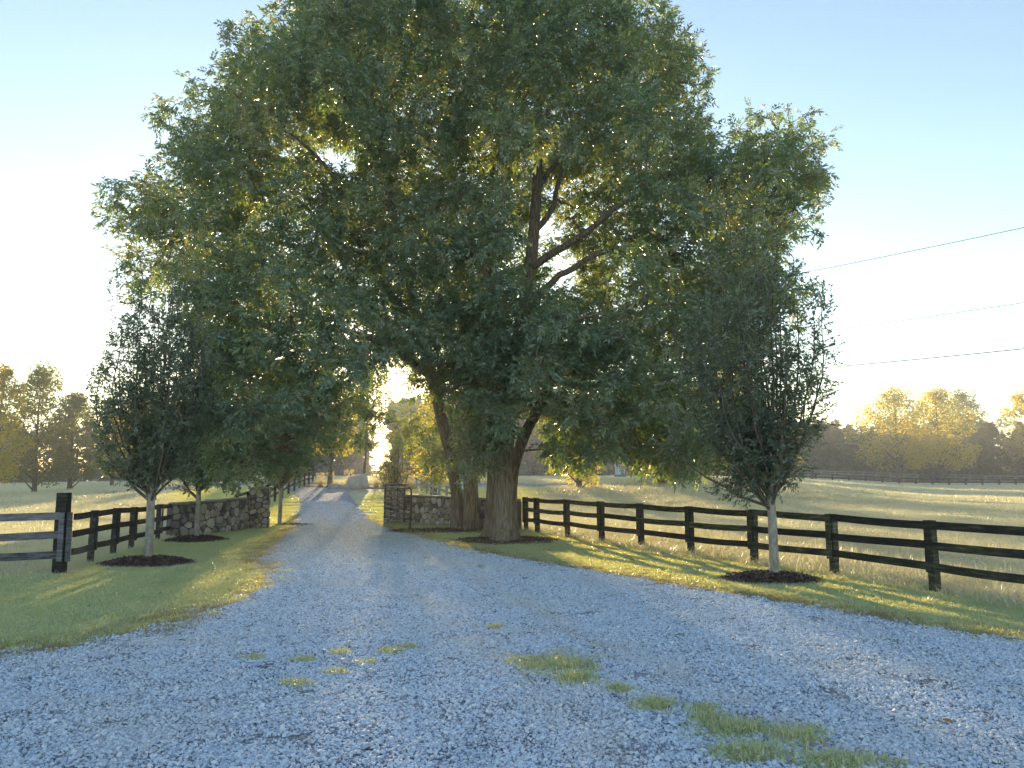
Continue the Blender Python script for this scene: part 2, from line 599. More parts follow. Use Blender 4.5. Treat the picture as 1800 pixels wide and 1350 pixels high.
gx = axis(-420, 420, -60, 70, 1.2, 20)
gy = axis(-40, 520, 0, 100, 1.2, 20)
X, Y = np.meshgrid(gx, gy)
Z = hz(X, Y)
V = np.stack([X.ravel(), Y.ravel(), Z.ravel()], 1)
nx, ny = len(gx), len(gy)
ii, jj = np.meshgrid(np.arange(nx - 1), np.arange(ny - 1))
a0 = (jj * nx + ii).ravel()
Q = np.stack([a0, a0 + 1, a0 + nx + 1, a0 + nx], 1)
o = link('ground', arr_mesh('ground', V, Q), M['ground'])
tag(o, 'grassy soil under lawn and pasture', 'ground', kind='structure')

LEFT_EDGE_PX = [(0, 1150), (110, 1142), (200, 1122), (300, 1098), (360, 1078), (425, 1058), (462, 1030), (468, 1003), (452, 985), (478, 962), (500, 940),
                (517, 915), (527, 893), (528, 879), (519, 866), (503, 857), (480, 852)]
RIGHT_EDGE_PX = [(1800, 1130), (1650, 1106), (1450, 1071), (1250, 1040), (1050, 1006), (900, 981), (820, 966), (740, 946), (690, 930), (650, 908), (622, 884), (612, 868), (622, 858), (690, 853.5)]
LEFT_EDGE = [G(*p)[:2] for p in LEFT_EDGE_PX]
RIGHT_EDGE = [G(*p)[:2] for p in RIGHT_EDGE_PX]
e = LEFT_EDGE[-1]; f = RIGHT_EDGE[-1]
print('drive far ends', e, f)
GRAVEL = ([(-30, 8.4), (-14, 8.8)] + [tuple(p) for p in LEFT_EDGE] + [(-28, 58), (-40, 64), (-40, 70), (-15, 66), (0, 64.5), (12, 64), (12, 58.5)] +
          [tuple(p) for p in RIGHT_EDGE[::-1]] + [(11, 8.0), (30, 2.0), (30, -12), (-30, -12)])
cell = 0.18


def sheet(name, poly, cell, dz, mat, x0, x1, y0, y1, jag=0.0):
    xs = np.arange(x0, x1, cell); ys = np.arange(y0, y1, cell)
    X, Y = np.meshgrid(xs, ys)
    cx, cyy = X[:-1, :-1] + cell / 2, Y[:-1, :-1] + cell / 2
    jx = jag * np.sin(cx * 5.3 + cyy * 2.1) + jag * .6 * np.sin(cyy * 9.1)
    keep = inpoly(cx + jx, cyy + jag * np.sin(cx * 4.1), poly)
    V = np.stack([X.ravel(), Y.ravel(), (hz(X, Y) + dz).ravel()], 1)
    nx = len(xs)
    j, i = np.nonzero(keep)
    a = j * nx + i
    Q = np.stack([a, a + 1, a + nx + 1, a + nx], 1)
    u, inv = np.unique(Q, return_inverse=True)
    return link(name, arr_mesh(name, V[u], inv.reshape(Q.shape)), mat)


o = sheet('gravel_drive', GRAVEL, cell, 0.012, M['gravel_bed'], -30, 20, -6, 70, 0.05)
tag(o, 'blue grey gravel drive running through the gateway', 'drive', kind='structure')

# loose stones on the drive
rs = np.random.default_rng(3)


def stone_patch(n, radius, s0, s1, rs):
    # squashed, noisy octahedron-like pebbles, 20 triangles each
    phi = (1 + 5 ** .5) / 2
    iv = np.array([[-1, phi, 0], [1, phi, 0], [-1, -phi, 0], [1, -phi, 0], [0, -1, phi], [0, 1, phi], [0, -1, -phi], [0, 1, -phi], [phi, 0, -1], [phi, 0, 1], [-phi, 0, -1], [-phi, 0, 1]]) / 1.9
    it = np.array([[0, 11, 5], [0, 5, 1], [0, 1, 7], [0, 7, 10], [0, 10, 11], [1, 5, 9], [5, 11, 4], [11, 10, 2], [10, 7, 6], [7, 1, 8], [3, 9, 4], [3, 4, 2], [3, 2, 6], [3, 6, 8], [3, 8, 9], [4, 9, 5], [2, 4, 11], [6, 2, 10], [8, 6, 7], [9, 8, 1]])
    r = radius * np.sqrt(rs.random(n)); a = rs.uniform(0, 6.283, n)
    s = rs.uniform(s0, s1, n) * (1 + .5 * (rs.random(n) < .08))
    V = iv[None] * (1 + rs.normal(0, .16, (n, 12, 1)))
    V = V * np.stack([rs.uniform(.8, 1.3, n), rs.uniform(.7, 1.0, n), rs.uniform(.5, .8, n)], 1)[:, None] * (s / 2)[:, None, None]
    c, sn = np.cos(a * 7), np.sin(a * 7)
    tl = rs.normal(0, .3, n)
    x = V[..., 0] * c[:, None] - V[..., 1] * sn[:, None]
    y = V[..., 0] * sn[:, None] + V[..., 1] * c[:, None]
    z = V[..., 2] + x * tl[:, None]
    V = np.stack([x + (r * np.cos(a))[:, None], y + (r * np.sin(a))[:, None], z + (s * .2 * rs.uniform(.3, 1.5, n))[:, None]], 2)
    T = (np.arange(n) * 12)[:, None, None] + it[None]
    return arr_mesh('stone_patch', V.reshape(-1, 3), T.reshape(-1, 3), False, np.repeat(rs.random(n), 20))


stones_big = [proto('pebble_patch', stone_patch(340, .30, .015, .036, rs), M['gravel_stone']) for k in range(8)]
stones_small = [proto('pebble_patch_small', stone_patch(16, .12, .018, .04, rs), M['gravel_stone']) for k in range(5)]


def sample_region(n, x0, x1, y0, y1, rs):
    return rs.uniform(x0, x1, n), rs.uniform(y0, y1, n)


def jgrid(x0, x1, y0, y1, s, rs):
    xs = np.arange(x0, x1, s); ys = np.arange(y0, y1, s)
    X, Y = np.meshgrid(xs, ys)
    return (X + rs.uniform(-.5, .5, X.shape) * s).ravel(), (Y + rs.uniform(-.5, .5, Y.shape) * s).ravel()


def in_view(x, y, margin=1.25, near=4.6):
    return (np.abs(x) < (0.675 * y * margin + 0.8)) & (y > near)


x, y = jgrid(-22, 20, 4.5, 48, 0.34, rs)
k = in_view(x, y) & inpoly(x, y, GRAVEL) & (edge_dist(x, y, GRAVEL) > .27)
x, y = x[k], y[k]
x2, y2 = jgrid(-20, 20, 4.5, 30, 0.16, rs)
d2 = edge_dist(x2, y2, GRAVEL)
ins = inpoly(x2, y2, GRAVEL)
k = in_view(x2, y2) & ((ins & (d2 < .33)) | (~ins & (d2 < .28) & (rs.random(len(x2)) < .22)))
x2, y2 = x2[k], y2[k]
px_ = np.concatenate([x, x2]); py_ = np.concatenate([y, y2])
big = np.arange(len(px_)) < len(x)
idx = np.where(big, rs.integers(0, 8, len(px_)), 8 + rs.integers(0, 5, len(px_)))
# names sort: pebble_patch* before pebble_patch_small*
for i, q in enumerate(stones_big): q.name = 'pebble_patch_a%02d' % i
for i, q in enumerate(stones_small): q.name = 'pebble_patch_b%02d' % i
o = scatter('loose_gravel', np.stack([px_, py_, hz(px_, py_) + .012], 1), rs.uniform(0, 6.28, len(px_)), rs.uniform(.85, 1.15, len(px_)), idx, stones_big + stones_small)
tag(o, 'loose blue grey gravel stones covering the drive', 'gravel', kind='stuff')
print('gravel patches', len(px_))

# ------------------------------------------------------------------ lawn, pasture
FENCE_L = [G(302, 940), G(277, 950), G(230, 966), G(198, 975), G(158, 990), G(104, 1010)]
FENCE_L = [p[:2] for p in FENCE_L]
FENCE_L_W = [(-12.6, 16.0), (-15.2, 15.5)]
POST_R_PX = [(945, 938), (998, 945), (1058, 954), (1128, 964), (1215, 977), (1326, 992), (1467, 1012), (1645, 1041)]
FENCE_R = [G(*p)[:2] for p in POST_R_PX]
dirn = (FENCE_R[-1] - FENCE_R[-2])
FENCE_R_EXT = [FENCE_R[-1] + dirn * k for k in (1, 2)]
print('right fence', FENCE_R, 'spacing', np.linalg.norm(dirn))
LAWN_L = [(-30, 8.4), (-14, 8.8)] + [tuple(p) for p in LEFT_EDGE] + [(-27, 57)] + [(-14.6, 38), (-11, 31.5), (-12.2, 28.4)] + [tuple(p) for p in FENCE_L] + [(-12.6, 16.0), (-30, 13)]
LAWN_R = [tuple(p) for p in RIGHT_EDGE] + [(4.5, 60), (-1.5, 42), (-3.5, 34.8), (0.2, 30.5)] + [tuple(p) for p in FENCE_R] + [tuple(p) for p in FENCE_R_EXT] + [(30, 2.0), (11, 8.0)]
WEEDS = [(985, 1172, 95, 26), (1010, 1195, 60, 14), (935, 1165, 45, 10), (1150, 1243, 45, 16), (1235, 1250, 30, 8), (1300, 1285, 90, 22), (1400, 1300, 60, 18), (1320, 1330, 80, 18), (1480, 1342, 90, 12), (1250, 1270, 40, 10),
         (590, 1187, 16, 4), (520, 1205, 22, 4), (540, 1163, 30, 3), (600, 1150, 12, 3), (640, 1167, 15, 3), (690, 1148, 18, 4), (720, 1140, 16, 3), (445, 1160, 18, 3), (1090, 1215, 40, 6), (870, 1105, 20, 4)]

lawn_p = [proto('lawn_a%02d' % i, blades(480, .42, .03, .08, .006, .013, .8, rs), M['lawn']) for i in range(6)]
dry_p = [proto('lawn_b%02d' % i, blades(130, .2, .03, .085, .005, .010, .8, rs), M['dry_grass']) for i in range(4)]
edge_p = [proto('lawn_c%02d' % i, blades(60, .12, .03, .09, .006, .011, .7, rs), M['lawn']) for i in range(4)]
tuft_p = [proto('lawn_d%02d' % i, blades(46, .10, .06, .15, .007, .014, .7, rs), M['lawn']) for i in range(4)]
pts = []; ids = []; sc = []
for poly, (x0, x1, y0, y1) in ((LAWN_L, (-26, -2, 8, 62)), (LAWN_R, (-9, 26, 4, 60))):
    for (ya, yb, s) in ((y0, 34, .30), (34, y1, .55)):
        x, y = jgrid(x0, x1, ya, yb, s, rs)
        k = in_view(x, y) & inpoly(x, y, poly) & (edge_dist(x, y, GRAVEL) > .42)
        x, y = x[k], y[k]
        pts.append(np.stack([x, y, hz(x, y)], 1)); ids.append(rs.integers(0, 6, len(x))); sc.append(rs.uniform(.8, 1.25, len(x)) * (1.0 if yb <= 34 else 1.4))
    x, y = jgrid(x0, x1, y0, 34, .33, rs)
    k = in_view(x, y) & inpoly(x, y, poly) & (edge_dist(x, y, GRAVEL) > .12) & (rs.random(len(x)) < .30 + .30 * np.sin(x * 1.7 + 2 * np.sin(y * .9)) * np.sin(y * 1.3))
    x, y = x[k], y[k]
    pts.append(np.stack([x, y, hz(x, y)], 1)); ids.append(14 + rs.integers(0, 4, len(x))); sc.append(rs.uniform(.6, 1.1, len(x)))
    x, y = jgrid(x0, x1, y0, 40, .13, rs)
    d = edge_dist(x, y, GRAVEL); ing = inpoly(x, y, GRAVEL)
    wig = .2 * np.sin(x * 2.3 + y * 1.1) + .15 * np.sin(y * 4.7) + .12 * np.sin(x * 6.1)
    k = in_view(x, y) & (((~ing) & inpoly(x, y, poly) & (d < .75)) | (ing & (d < .22 + wig) & (rs.random(len(x)) < .4)))
    x, y, d, ing = x[k], y[k], d[k], ing[k]
    dryp = np.clip(1.05 - d * 1.1 + .5 * np.sin(x * .9 + y * .6), 0, .8)
    isdry = rs.random(len(x)) < dryp
    keep = rs.random(len(x)) < np.where(isdry, .45, .6)
    x, y, isdry = x[keep], y[keep], isdry[keep]
    pts.append(np.stack([x, y, hz(x, y)], 1)); ids.append(np.where(isdry, 6 + rs.integers(0, 4, len(x)), 10 + rs.integers(0, 4, len(x)))); sc.append(rs.uniform(.7, 1.3, len(x)))
pts = np.vstack(pts); ids = np.concatenate(ids); sc = np.concatenate(sc)
o = scatter('lawn_grass', pts, rs.uniform(0, 6.28, len(pts)), sc, ids, lawn_p + dry_p + edge_p + tuft_p)
tag(o, 'short dewy lawn grass on both verges of the drive', 'grass', kind='stuff')
print('lawn patches', len(pts))

wp = [proto('weed_a%02d' % i, blades(34, .10, .02, .075, .005, .009, 1.0, rs), M['lawn']) for i in range(5)]
wp += [proto('weed_b%02d' % i, blades(26, .08, .02, .06, .004, .007, 1.0, rs), M['dry_grass']) for i in range(2)]
wx = []; wz = []
for (cx, cyy, hw, hh) in WEEDS:
    n = int(6 + hw * hh * .05)
    for q in range(n):
        a_, r_ = rs.uniform(0, 6.28), abs(rs.normal(0, .48))
        g = G(cx + hw * r_ * math.cos(a_), cyy + hh * r_ * math.sin(a_), 40)
        wx.append(g)
wx = np.array(wx)
o = scatter('weed_tufts', wx + np.array([0, 0, .02]), rs.uniform(0, 6.28, len(wx)), rs.uniform(.7, 1.5, len(wx)), np.where(rs.random(len(wx)) < .85, rs.integers(0, 5, len(wx)), 5 + rs.integers(0, 2, len(wx))), wp)
tag(o, 'patchy green weeds creeping over the gravel in the foreground', 'weeds', kind='stuff')

fl_p = []
for k in range(5):
    t = np.linspace(0, 1, 4)
    V = []
    for q in t:
        w_ = .016 * math.sin(math.pi * (.08 + .9 * q)) + .001
        zz = .006 + .012 * math.sin(2.2 * q + k) ** 2
        V += [(-.045 + .09 * q, -w_, zz + .006 * (k % 2)), (-.045 + .09 * q, w_, zz + .01)]
    fl_p.append(proto('fallen_leaf_%d' % k, arr_mesh('fallen_leaf', np.array(V), np.array([[2 * i, 2 * i + 1, 2 * i + 3, 2 * i + 2] for i in range(3)]), True, np.full(3, (k + .5) / 5)), M['fallen']))
x, y = rs.uniform(-9, 11, 900), rs.uniform(5.5, 26, 900)
k = in_view(x, y) & (rs.random(900) < .22)
x, y = x[k], y[k]
o = scatter('fallen_leaves', np.stack([x, y, hz(x, y) + .045], 1), rs.uniform(0, 6.28, len(x)), rs.uniform(.5, 1.0, len(x)), rs.integers(0, 5, len(x)), fl_p, None, rs.normal(0, .25, (len(x), 2)))
tag(o, 'small brown and yellow leaves fallen on the drive and verges', 'leaves', kind='stuff')

past_p = [proto('pasture_a%02d' % i, blades(330, .62, .10, .32, .007, .015, 1.15, rs), M['pasture']) for i in range(5)]
past_p += [proto('pasture_b%02d' % i, blades(420, 2.2, .2, .42, .025, .05, .8, rs), M['pasture']) for i in range(4)]
past_p += [proto('pasture_c%02d' % i, blades(300, .55, .06, .16, .008, .016, .7, rs), M['pasture']) for i in range(4)]
pts = []; ids = []; sc = []


def not_made(x, y, m=.15):
    return ~(inpoly(x, y, GRAVEL) | inpoly(x, y, LAWN_L) | inpoly(x, y, LAWN_R))


for (x0, x1, ya, yb, s, lo, hi, m) in ((-2, 26, 8, 36, .50, 0, 5, 1.2), (-26, -8, 12, 45, .48, 9, 13, 1.15), (-40, 60, 36, 60, .62, 0, 5, 1.05),
                                       (-60, 75, 55, 95, 1.5, 5, 9, 1.05), (-130, 140, 95, 185, 2.6, 5, 9, 1.05)):
    x, y = jgrid(x0, x1, ya, yb, s, rs)
    k = in_view(x, y, m) & not_made(x, y)
    if lo == 9: k &= x < -9
    x, y = x[k], y[k]
    pts.append(np.stack([x, y, hz(x, y)], 1)); ids.append(rs.integers(lo, hi, len(x))); sc.append(rs.uniform(.75, 1.25, len(x)) * (1.3 if yb > 100 else 1))
pts = np.vstack(pts); ids = np.concatenate(ids); sc = np.concatenate(sc)
o = scatter('pasture_grass', pts, rs.uniform(0, 6.28, len(pts)), sc, ids, past_p)
tag(o, 'pale dewy meadow grass filling the fenced pastures', 'grass', kind='stuff')
print('pasture patches', len(pts))


# ------------------------------------------------------------------ fences
def board(name, p0, p1, h, th, mat, parent, rsd, seg=5):
    """a plank from p0 to p1 (centre line), slightly warped"""
    p0 = np.asarray(p0, float); p1 = np.asarray(p1, float)
    d = p1 - p0
    L = math.hypot(d[0], d[1])
    nrm = np.array([-d[1], d[0], 0]) / L
    mb = MB()
    V = []
    ph = rsd.uniform(0, 6.28)
    for i in range(seg + 1):
        t = i / seg
        c = p0 + d * t
        c = c + nrm * (.008 * math.sin(t * 5 + ph)) + np.array([0, 0, .012 * math.sin(t * 3.1 + ph) - .012 * math.sin(math.pi * t)])
        for sx, sz in ((-1, -1), (1, -1), (1, 1), (-1, 1)):
            V.append(c + nrm * sx * th / 2 + np.array([0, 0, sz * h / 2]))
    Q = [(0, 1, 2, 3), tuple(4 * seg + i for i in (3, 2, 1, 0))]
    for i in range(seg):
        for j in range(4):
            k = (j + 1) % 4
            Q.append((4 * i + j, 4 * (i + 1) + j, 4 * (i + 1) + k, 4 * i + k))
    mb.add(V, Q)
    return mb.build(name, mat, parent, False)


def upright(name, p, w, dpt, z0, z1, mat, parent, rz, rsd, lean=0.012, slant=0.0):
    mb = MB()
    lx, ly = rsd.normal(0, lean, 2)
    V = []
    x, y = w / 2, dpt / 2
    c, s = math.cos(rz), math.sin(rz)
    n = 5
    for i in range(n):
        t = i / (n - 1)
        z = z0 + (z1 - z0) * t
        k = 1 + .03 * math.sin(t * 7 + lx * 400)
        for j, (sx, sy) in enumerate(((-x, -y), (x, -y), (x, y), (-x, y))):
            sx *= k; sy *= k
            zz = z + (slant if i == n - 1 and j in (0, 1) else 0)
            V.append((p[0] + sx * c - sy * s + lx * t, p[1] + sx * s + sy * c + ly * t, zz))
    Q = [(3, 2, 1, 0), tuple(4 * (n - 1) + i for i in (0, 1, 2, 3))]
    for i in range(n - 1):
        for j in range(4):
            k = (j + 1) % 4
            Q.append((4 * i + j, 4 * i + k, 4 * (i + 1) + k, 4 * (i + 1) + j))
    mb.add(V, Q)
    return mb.build(name, mat, parent, False)


def fence(name, label, line, tops, nb=3, bh=.145, gap=.2, th=.035, mat='fence_black', face=1, batten=True, post=.13, drop=0.0, group=None, span=1, post_mat=None, seg=5, seed=1, skip=0):
    """line: post positions (x, y); tops: height of the top edge over the ground"""
    rsd = np.random.default_rng(seed)
    line = [np.asarray(p, float)[:2] for p in line]
    base = [float(hz(p[0], p[1])) for p in line]
    root = empty(name, (line[0][0], line[0][1], base[0]))
    tag(root, label, 'fence', group)
    n = len(line)
    pm = M[post_mat or mat]
    for i in range(n):
        if i < skip: continue
        d = (line[min(i + 1, n - 1)] - line[max(i - 1, 0)])
        rz = math.atan2(d[1], d[0])
        nv = np.array([-math.sin(rz), math.cos(rz)])
        upright('post', line[i], post, post, base[i] - .25, base[i] + tops[i] + .01, pm, root, rz, rsd)
        if batten:
            bp = line[i] + nv * face * (post / 2 + th + .016)
            upright('batten', bp, bh * .93, .028, base[i] + tops[i] - (nb * bh + (nb - 1) * gap) - .04, base[i] + tops[i] + .012, pm, root, rz, rsd, .004)
    for i in range(n - 1):
        d = line[i + 1] - line[i]
        nv = np.array([-d[1], d[0]]) / np.hypot(*d)
        off = nv * face * (post / 2 + th / 2 + .002)
        for b in range(nb):
            za = base[i] + tops[i] - bh / 2 - b * (bh + gap) + rsd.normal(0, .008)
            zb = base[i + 1] + tops[i + 1] - bh / 2 - b * (bh + gap) + rsd.normal(0, .008)
            u = d / np.hypot(*d) * .003
            board('rail', (*(line[i] + off + u), za), (*(line[i + 1] + off - u), zb), bh, th, M[mat], root, rsd, seg)
    return root


# right pasture fence (front)
far_r = np.array([0.55, 30.2])
line = [far_r] + FENCE_R + FENCE_R_EXT[:1]
dR = FENCE_R[-1] - FENCE_R[0]
fence('board_fence', 'long black mossy three rail fence along the right verge of the drive', line, [1.33] * len(line), 3, .15, .235, .036, 'fence_black', -1, True, .145, seed=4)
# left pasture fence running to the stone wall
lineL = FENCE_L[::-1]
lineL[0] = lineL[0] + np.array([.16, -.02])
topsL = [1.36, 1.30, 1.27, 1.24, 1.20, 1.18]
fence('board_fence', 'dark three rail fence from the tall post back to the left stone wall', lineL, topsL, 3, .145, .25, .034, 'fence_mid', -1, True, .13, seed=6, skip=1)
# weathered grey rails going out of the picture at the left
cpst = G(104, 1010)
root = empty('board_fence', (cpst[0], cpst[1], 0))
tag(root, 'weathered grey rail fence ending at a tall black post, far left', 'fence')
rsd = np.random.default_rng(8)
upright('post', cpst[:2], .24, .20, -.25, 1.80, M['fence_black'], root, .05, rsd, .004)
tag(root.children[0], 'tall black corner post')
upright('batten', cpst[:2] + np.array([.075, -.17]), .115, .03, .30, 1.37, M['fence_grey'], root, .06, rsd, .003)
upright('batten', cpst[:2] + np.array([.215, -.10]), .11, .03, .29, 1.37, M['fence_grey'], root, .8, rsd, .003)
nxt = np.array([-12.9, 15.95])
upright('post', nxt, .14, .14, -.25, 1.33, M['fence_black'], root, .05, rsd)
for b, (za, zb) in enumerate(((1.30, 1.26), (.885, .85), (.455, .43))):
    p0 = cpst[:2] + np.array([.0, -.125]); p1 = nxt + np.array([0, -.09])
    board('rail', (*p1, zb), (*p0, za), .165, .036, M['fence_grey'], root, rsd)

# fence along the left side of the drive beyond the gateway
ln = [(-13.2 - .12 * i * 2.4 * 1.2, 37.0 + i * 2.6) for i in range(12)]
fence('board_fence', 'dark fence with close posts climbing behind the left stone wall', ln, [1.25] * 12, 3, .14, .22, .03, 'fence_mid', 1, False, .14, seg=2, seed=9)
# paddock fence beyond the right wall; pale rails carry the sun glare as colour
ln = [(-3.4 - i * 0.62, 42 + i * 2.5) for i in range(7)]
ln = [(-2.6 - .75 * i * .9, 41.5 + i * 2.5) for i in range(8)]
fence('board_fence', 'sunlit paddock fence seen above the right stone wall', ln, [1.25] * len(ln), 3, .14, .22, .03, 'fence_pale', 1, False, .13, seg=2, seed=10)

# far fences of the right pasture
ln = []
for i in range(20):
    px = 1372 + i * 29.0
    yv = 150.0 - 0.4 * i
    ln.append(((px - 900) / F * yv, yv))
fence('board_fence', 'low dark two rail fence crossing the far side of the pasture', ln, [1.5] * len(ln), 2, .2, .42, .06, 'fence_mid', -1, False, .3, seg=2, seed=12)
gp = np.array([(1424 - 900) / F * 148.5, 148.5])
o = upright('gate_post', gp, .5, .5, float(hz(*gp)) - .3, float(hz(*gp)) + 2.3, M['fence_mid'], None, 0, np.random.default_rng(2))
tag(o, 'thick dark gate post standing taller than the far fence', 'post')
ln = [((1392 + i * 24 - 900) / F * 178, 178.0) for i in range(10)]
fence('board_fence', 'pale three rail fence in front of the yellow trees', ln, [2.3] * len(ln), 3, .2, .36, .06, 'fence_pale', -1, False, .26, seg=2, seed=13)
ln = [((1648 + i * 26 - 900) / F * (178 - i * 4), 178.0 - i * 4) for i in range(8)]
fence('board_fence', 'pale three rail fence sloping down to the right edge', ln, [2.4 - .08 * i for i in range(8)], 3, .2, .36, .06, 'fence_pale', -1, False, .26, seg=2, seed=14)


# ------------------------------------------------------------------ stone walls
def clip(poly, n, c):
    """keep the part of poly with dot(n, p) <= c"""
    out = []
    for i in range(len(poly)):
        a = poly[i]; b = poly[(i + 1) % len(poly)]
        da = n[0] * a[0] + n[1] * a[1] - c; db = n[0] * b[0] + n[1] * b[1] - c
        if da <= 0: out.append(a)
        if (da < 0 < db) or (db < 0 < da):
            t = da / (da - db)
            out.append((a[0] + (b[0] - a[0]) * t, a[1] + (b[1] - a[1]) * t))
    return out


def cells(L, H, s, rsd):
    pts = []
    nrow = max(2, int(round(H / (s * .8))))
    for r in range(nrow):
        nc = max(1, int(round(L / s / rsd.uniform(.85, 1.2))))
        for c in range(nc):
            pts.append((L * (c + .5 + rsd.uniform(-.36, .36)) / nc, H * (r + .5 + rsd.uniform(-.42, .42)) / nrow))
    out = []
    for i, p in enumerate(pts):
        poly = [(0, 0), (L, 0), (L, H), (0, H)]
        for j, q in enumerate(pts):
            if i == j: continue
            n = (q[0] - p[0], (q[1] - p[1]) * 1.2)
            m = ((p[0] + q[0]) / 2, (p[1] + q[1]) / 2)
            poly = clip(poly, n, n[0] * m[0] + n[1] * m[1])
            if len(poly) < 3: break
        if len(poly) >= 3: out.append(poly)
    return out


def stone_mesh(poly, place, rsd):
    c = np.mean(poly, 0)
    P_ = np.array(poly)
    size = np.sqrt(np.ptp(P_[:, 0]) * np.ptp(P_[:, 1]))
    if size < .07: return None
    ins = 1 - min(.26, .036 / size)
    P_ = c + (P_ - c) * ins
    # round the corners
    R_ = []
    n = len(P_)
    for i in range(n):
        a, b, d = P_[i - 1], P_[i], P_[(i + 1) % n]
        R_.append(b + (a - b) * .22); R_.append(b + (d - b) * .22)
    R_ = np.array(R_)
    n = len(R_)
    out = rsd.uniform(.018, .05)
    sx, sy = rsd.normal(0, .06, 2)
    V = []
    for q in R_: V.append(place(q[0], q[1], -.02))
    for q in R_: V.append(place(q[0], q[1], out * .55 + rsd.normal(0, .003)))
    for q in R_:
        q2 = c + (q - c) * .80
        V.append(place(q2[0], q2[1], out + (q2[0] - c[0]) * sx + (q2[1] - c[1]) * sy + rsd.normal(0, .004)))
    V.append(place(c[0], c[1], out * 1.1 + rsd.uniform(0, .012)))
    Q = []; T = []
    for r in range(2):
        for i in range(n):
            k = (i + 1) % n
            Q.append((r * n + i, r * n + k, (r + 1) * n + k, (r + 1) * n + i))
    for i in range(n):
        T.append((2 * n + i, 2 * n + (i + 1) % n, 3 * n))
    mb = MB()
    mb.add(V, Q, T)
    return mb.mesh('stone', True)


def wall_face(root, path, H0, H1, s, nsign, rsd, z0=0.0, z1=0.0):
    """stones on one face of a wall following path (list of xy); heights run H0 -> H1"""
    path = np.asarray(path, float)
    seg = np.linalg.norm(np.diff(path, axis=0), axis=1)
    cum = np.concatenate([[0], np.cumsum(seg)])
    L = cum[-1]

    def place(u, v, w):
        u_ = min(max(u, 0), L)
        k = min(int(np.searchsorted(cum, u_, 'right')) - 1, len(seg) - 1)
        t = (u_ - cum[k]) / seg[k]
        p = path[k] + (path[k + 1] - path[k]) * t
        # smooth normal
        def nr(m):
            d = path[m + 1] - path[m]
            return np.array([-d[1], d[0]]) / np.hypot(*d)
        n0 = nr(k)
        if t > .5 and k + 1 < len(seg): n0 = n0 * (1.5 - t) + nr(k + 1) * (t - .5)
        elif t < .5 and k > 0: n0 = n0 * (.5 + t) + nr(k - 1) * (.5 - t)
        n0 = n0 / np.hypot(*n0) * nsign
        q = p + n0 * w
        f = u_ / L
        H = H0 + (H1 - H0) * f
        return np.array([q[0], q[1], z0 + (z1 - z0) * f + v * H])
    for poly in cells(L, 1.0, s, rsd):
        pass
    Hm = (H0 + H1) / 2
    for poly in cells(L, Hm, s, rsd):
        me = stone_mesh([(a, b) for a, b in poly], lambda u, v, w: place(u, v / Hm, w), rsd)
        if me is not None: link('stone', me, M['stone'], root)
    return place, L


def wall_core(root, path, H0, H1, thick, nsign, zb=-.2, inset=.0):
    """mortar core behind the face"""
    path = np.asarray(path, float)
    n = len(path)
    mb = MB()
    V = []
    for i in range(n):
        d = path[min(i + 1, n - 1)] - path[max(i - 1, 0)]
        nv = np.array([-d[1], d[0]]) / np.hypot(*d) * nsign
        H = H0 + (H1 - H0) * i / (n - 1)
        a = path[i]; b = path[i] - nv * thick
        V += [(*a, zb), (*a, H), (*b, H), (*b, zb)]
    Q = [(0, 1, 2, 3), tuple(4 * (n - 1) + k for k in (3, 2, 1, 0))]
    for i in range(n - 1):
        for j in range(4):
            k = (j + 1) % 4
            Q.append((4 * i + j, 4 * i + k, 4 * (i + 1) + k, 4 * (i + 1) + j))
    mb.add(V, Q)
    return mb.build('mortar_core', M['mortar'], root, False)


def capstones(root, path, H0, H1, thick, nsign, rsd, step=.75, over=.06, h=.085):
    path = np.asarray(path, float)
    seg = np.linalg.norm(np.diff(path, axis=0), axis=1)
    cum = np.concatenate([[0], np.cumsum(seg)]); L = cum[-1]
    n = max(1, int(L / step))
    for i in range(n):
        u = (i + .5) / n * L
        a = np.array([np.interp(i / n * L, cum, path[:, 0]), np.interp(i / n * L, cum, path[:, 1])])
        b = np.array([np.interp((i + 1) / n * L, cum, path[:, 0]), np.interp((i + 1) / n * L, cum, path[:, 1])])
        d = b - a
        nv = np.array([-d[1], d[0]]) / np.hypot(*d) * nsign
        c = (a + b) / 2 - nv * (thick / 2)
        H = H0 + (H1 - H0) * (u / L)
        slab(root, 'capstone', (c[0], c[1], H + .004), np.hypot(*d) - .015, thick + 2 * over + rsd.uniform(-.02, .02), h * rsd.uniform(.85, 1.15), math.atan2(d[1], d[0]), rsd)


def slab(root, name, c, sx, sy, h, rz, rsd, mat='capstone'):
    mb = MB()
    m = 14
    a = np.linspace(0, 2 * math.pi, m, endpoint=False)
    # rounded rectangle with rough edges
    def ring(k, z, j=.010):
        out = []
        for t in a:
            ct, st = math.cos(t), math.sin(t)
            e = 7
            r = (abs(ct) ** e + abs(st) ** e) ** (-1 / e)
            out.append((ct * r * sx / 2 * k + rsd.normal(0, j), st * r * sy / 2 * k + rsd.normal(0, j), z + rsd.normal(0, .004)))
        return out
    V = ring(.97, 0) + ring(1.0, h * .35) + ring(.985, h * .8) + ring(.94, h)
    V = np.array(V)
    V = np.vstack([V, [[0, 0, 0]], [[0, 0, h * 1.02]]])
    R = np.array(Matrix.Rotation(rz, 3, 'Z'))
    V = V @ R.T + np.asarray(c, float)
    Q = []; T = []
    for r in range(3):
        for i in range(m):
            k = (i + 1) % m
            Q.append((r * m + i, r * m + k, (r + 1) * m + k, (r + 1) * m + i))
    for i in range(m):
        k = (i + 1) % m
        T.append((4 * m, k, i)); T.append((4 * m + 1, 3 * m + i, 3 * m + k))
    mb.add(V, Q, T)
    return mb.build(name, M[mat], root, False)


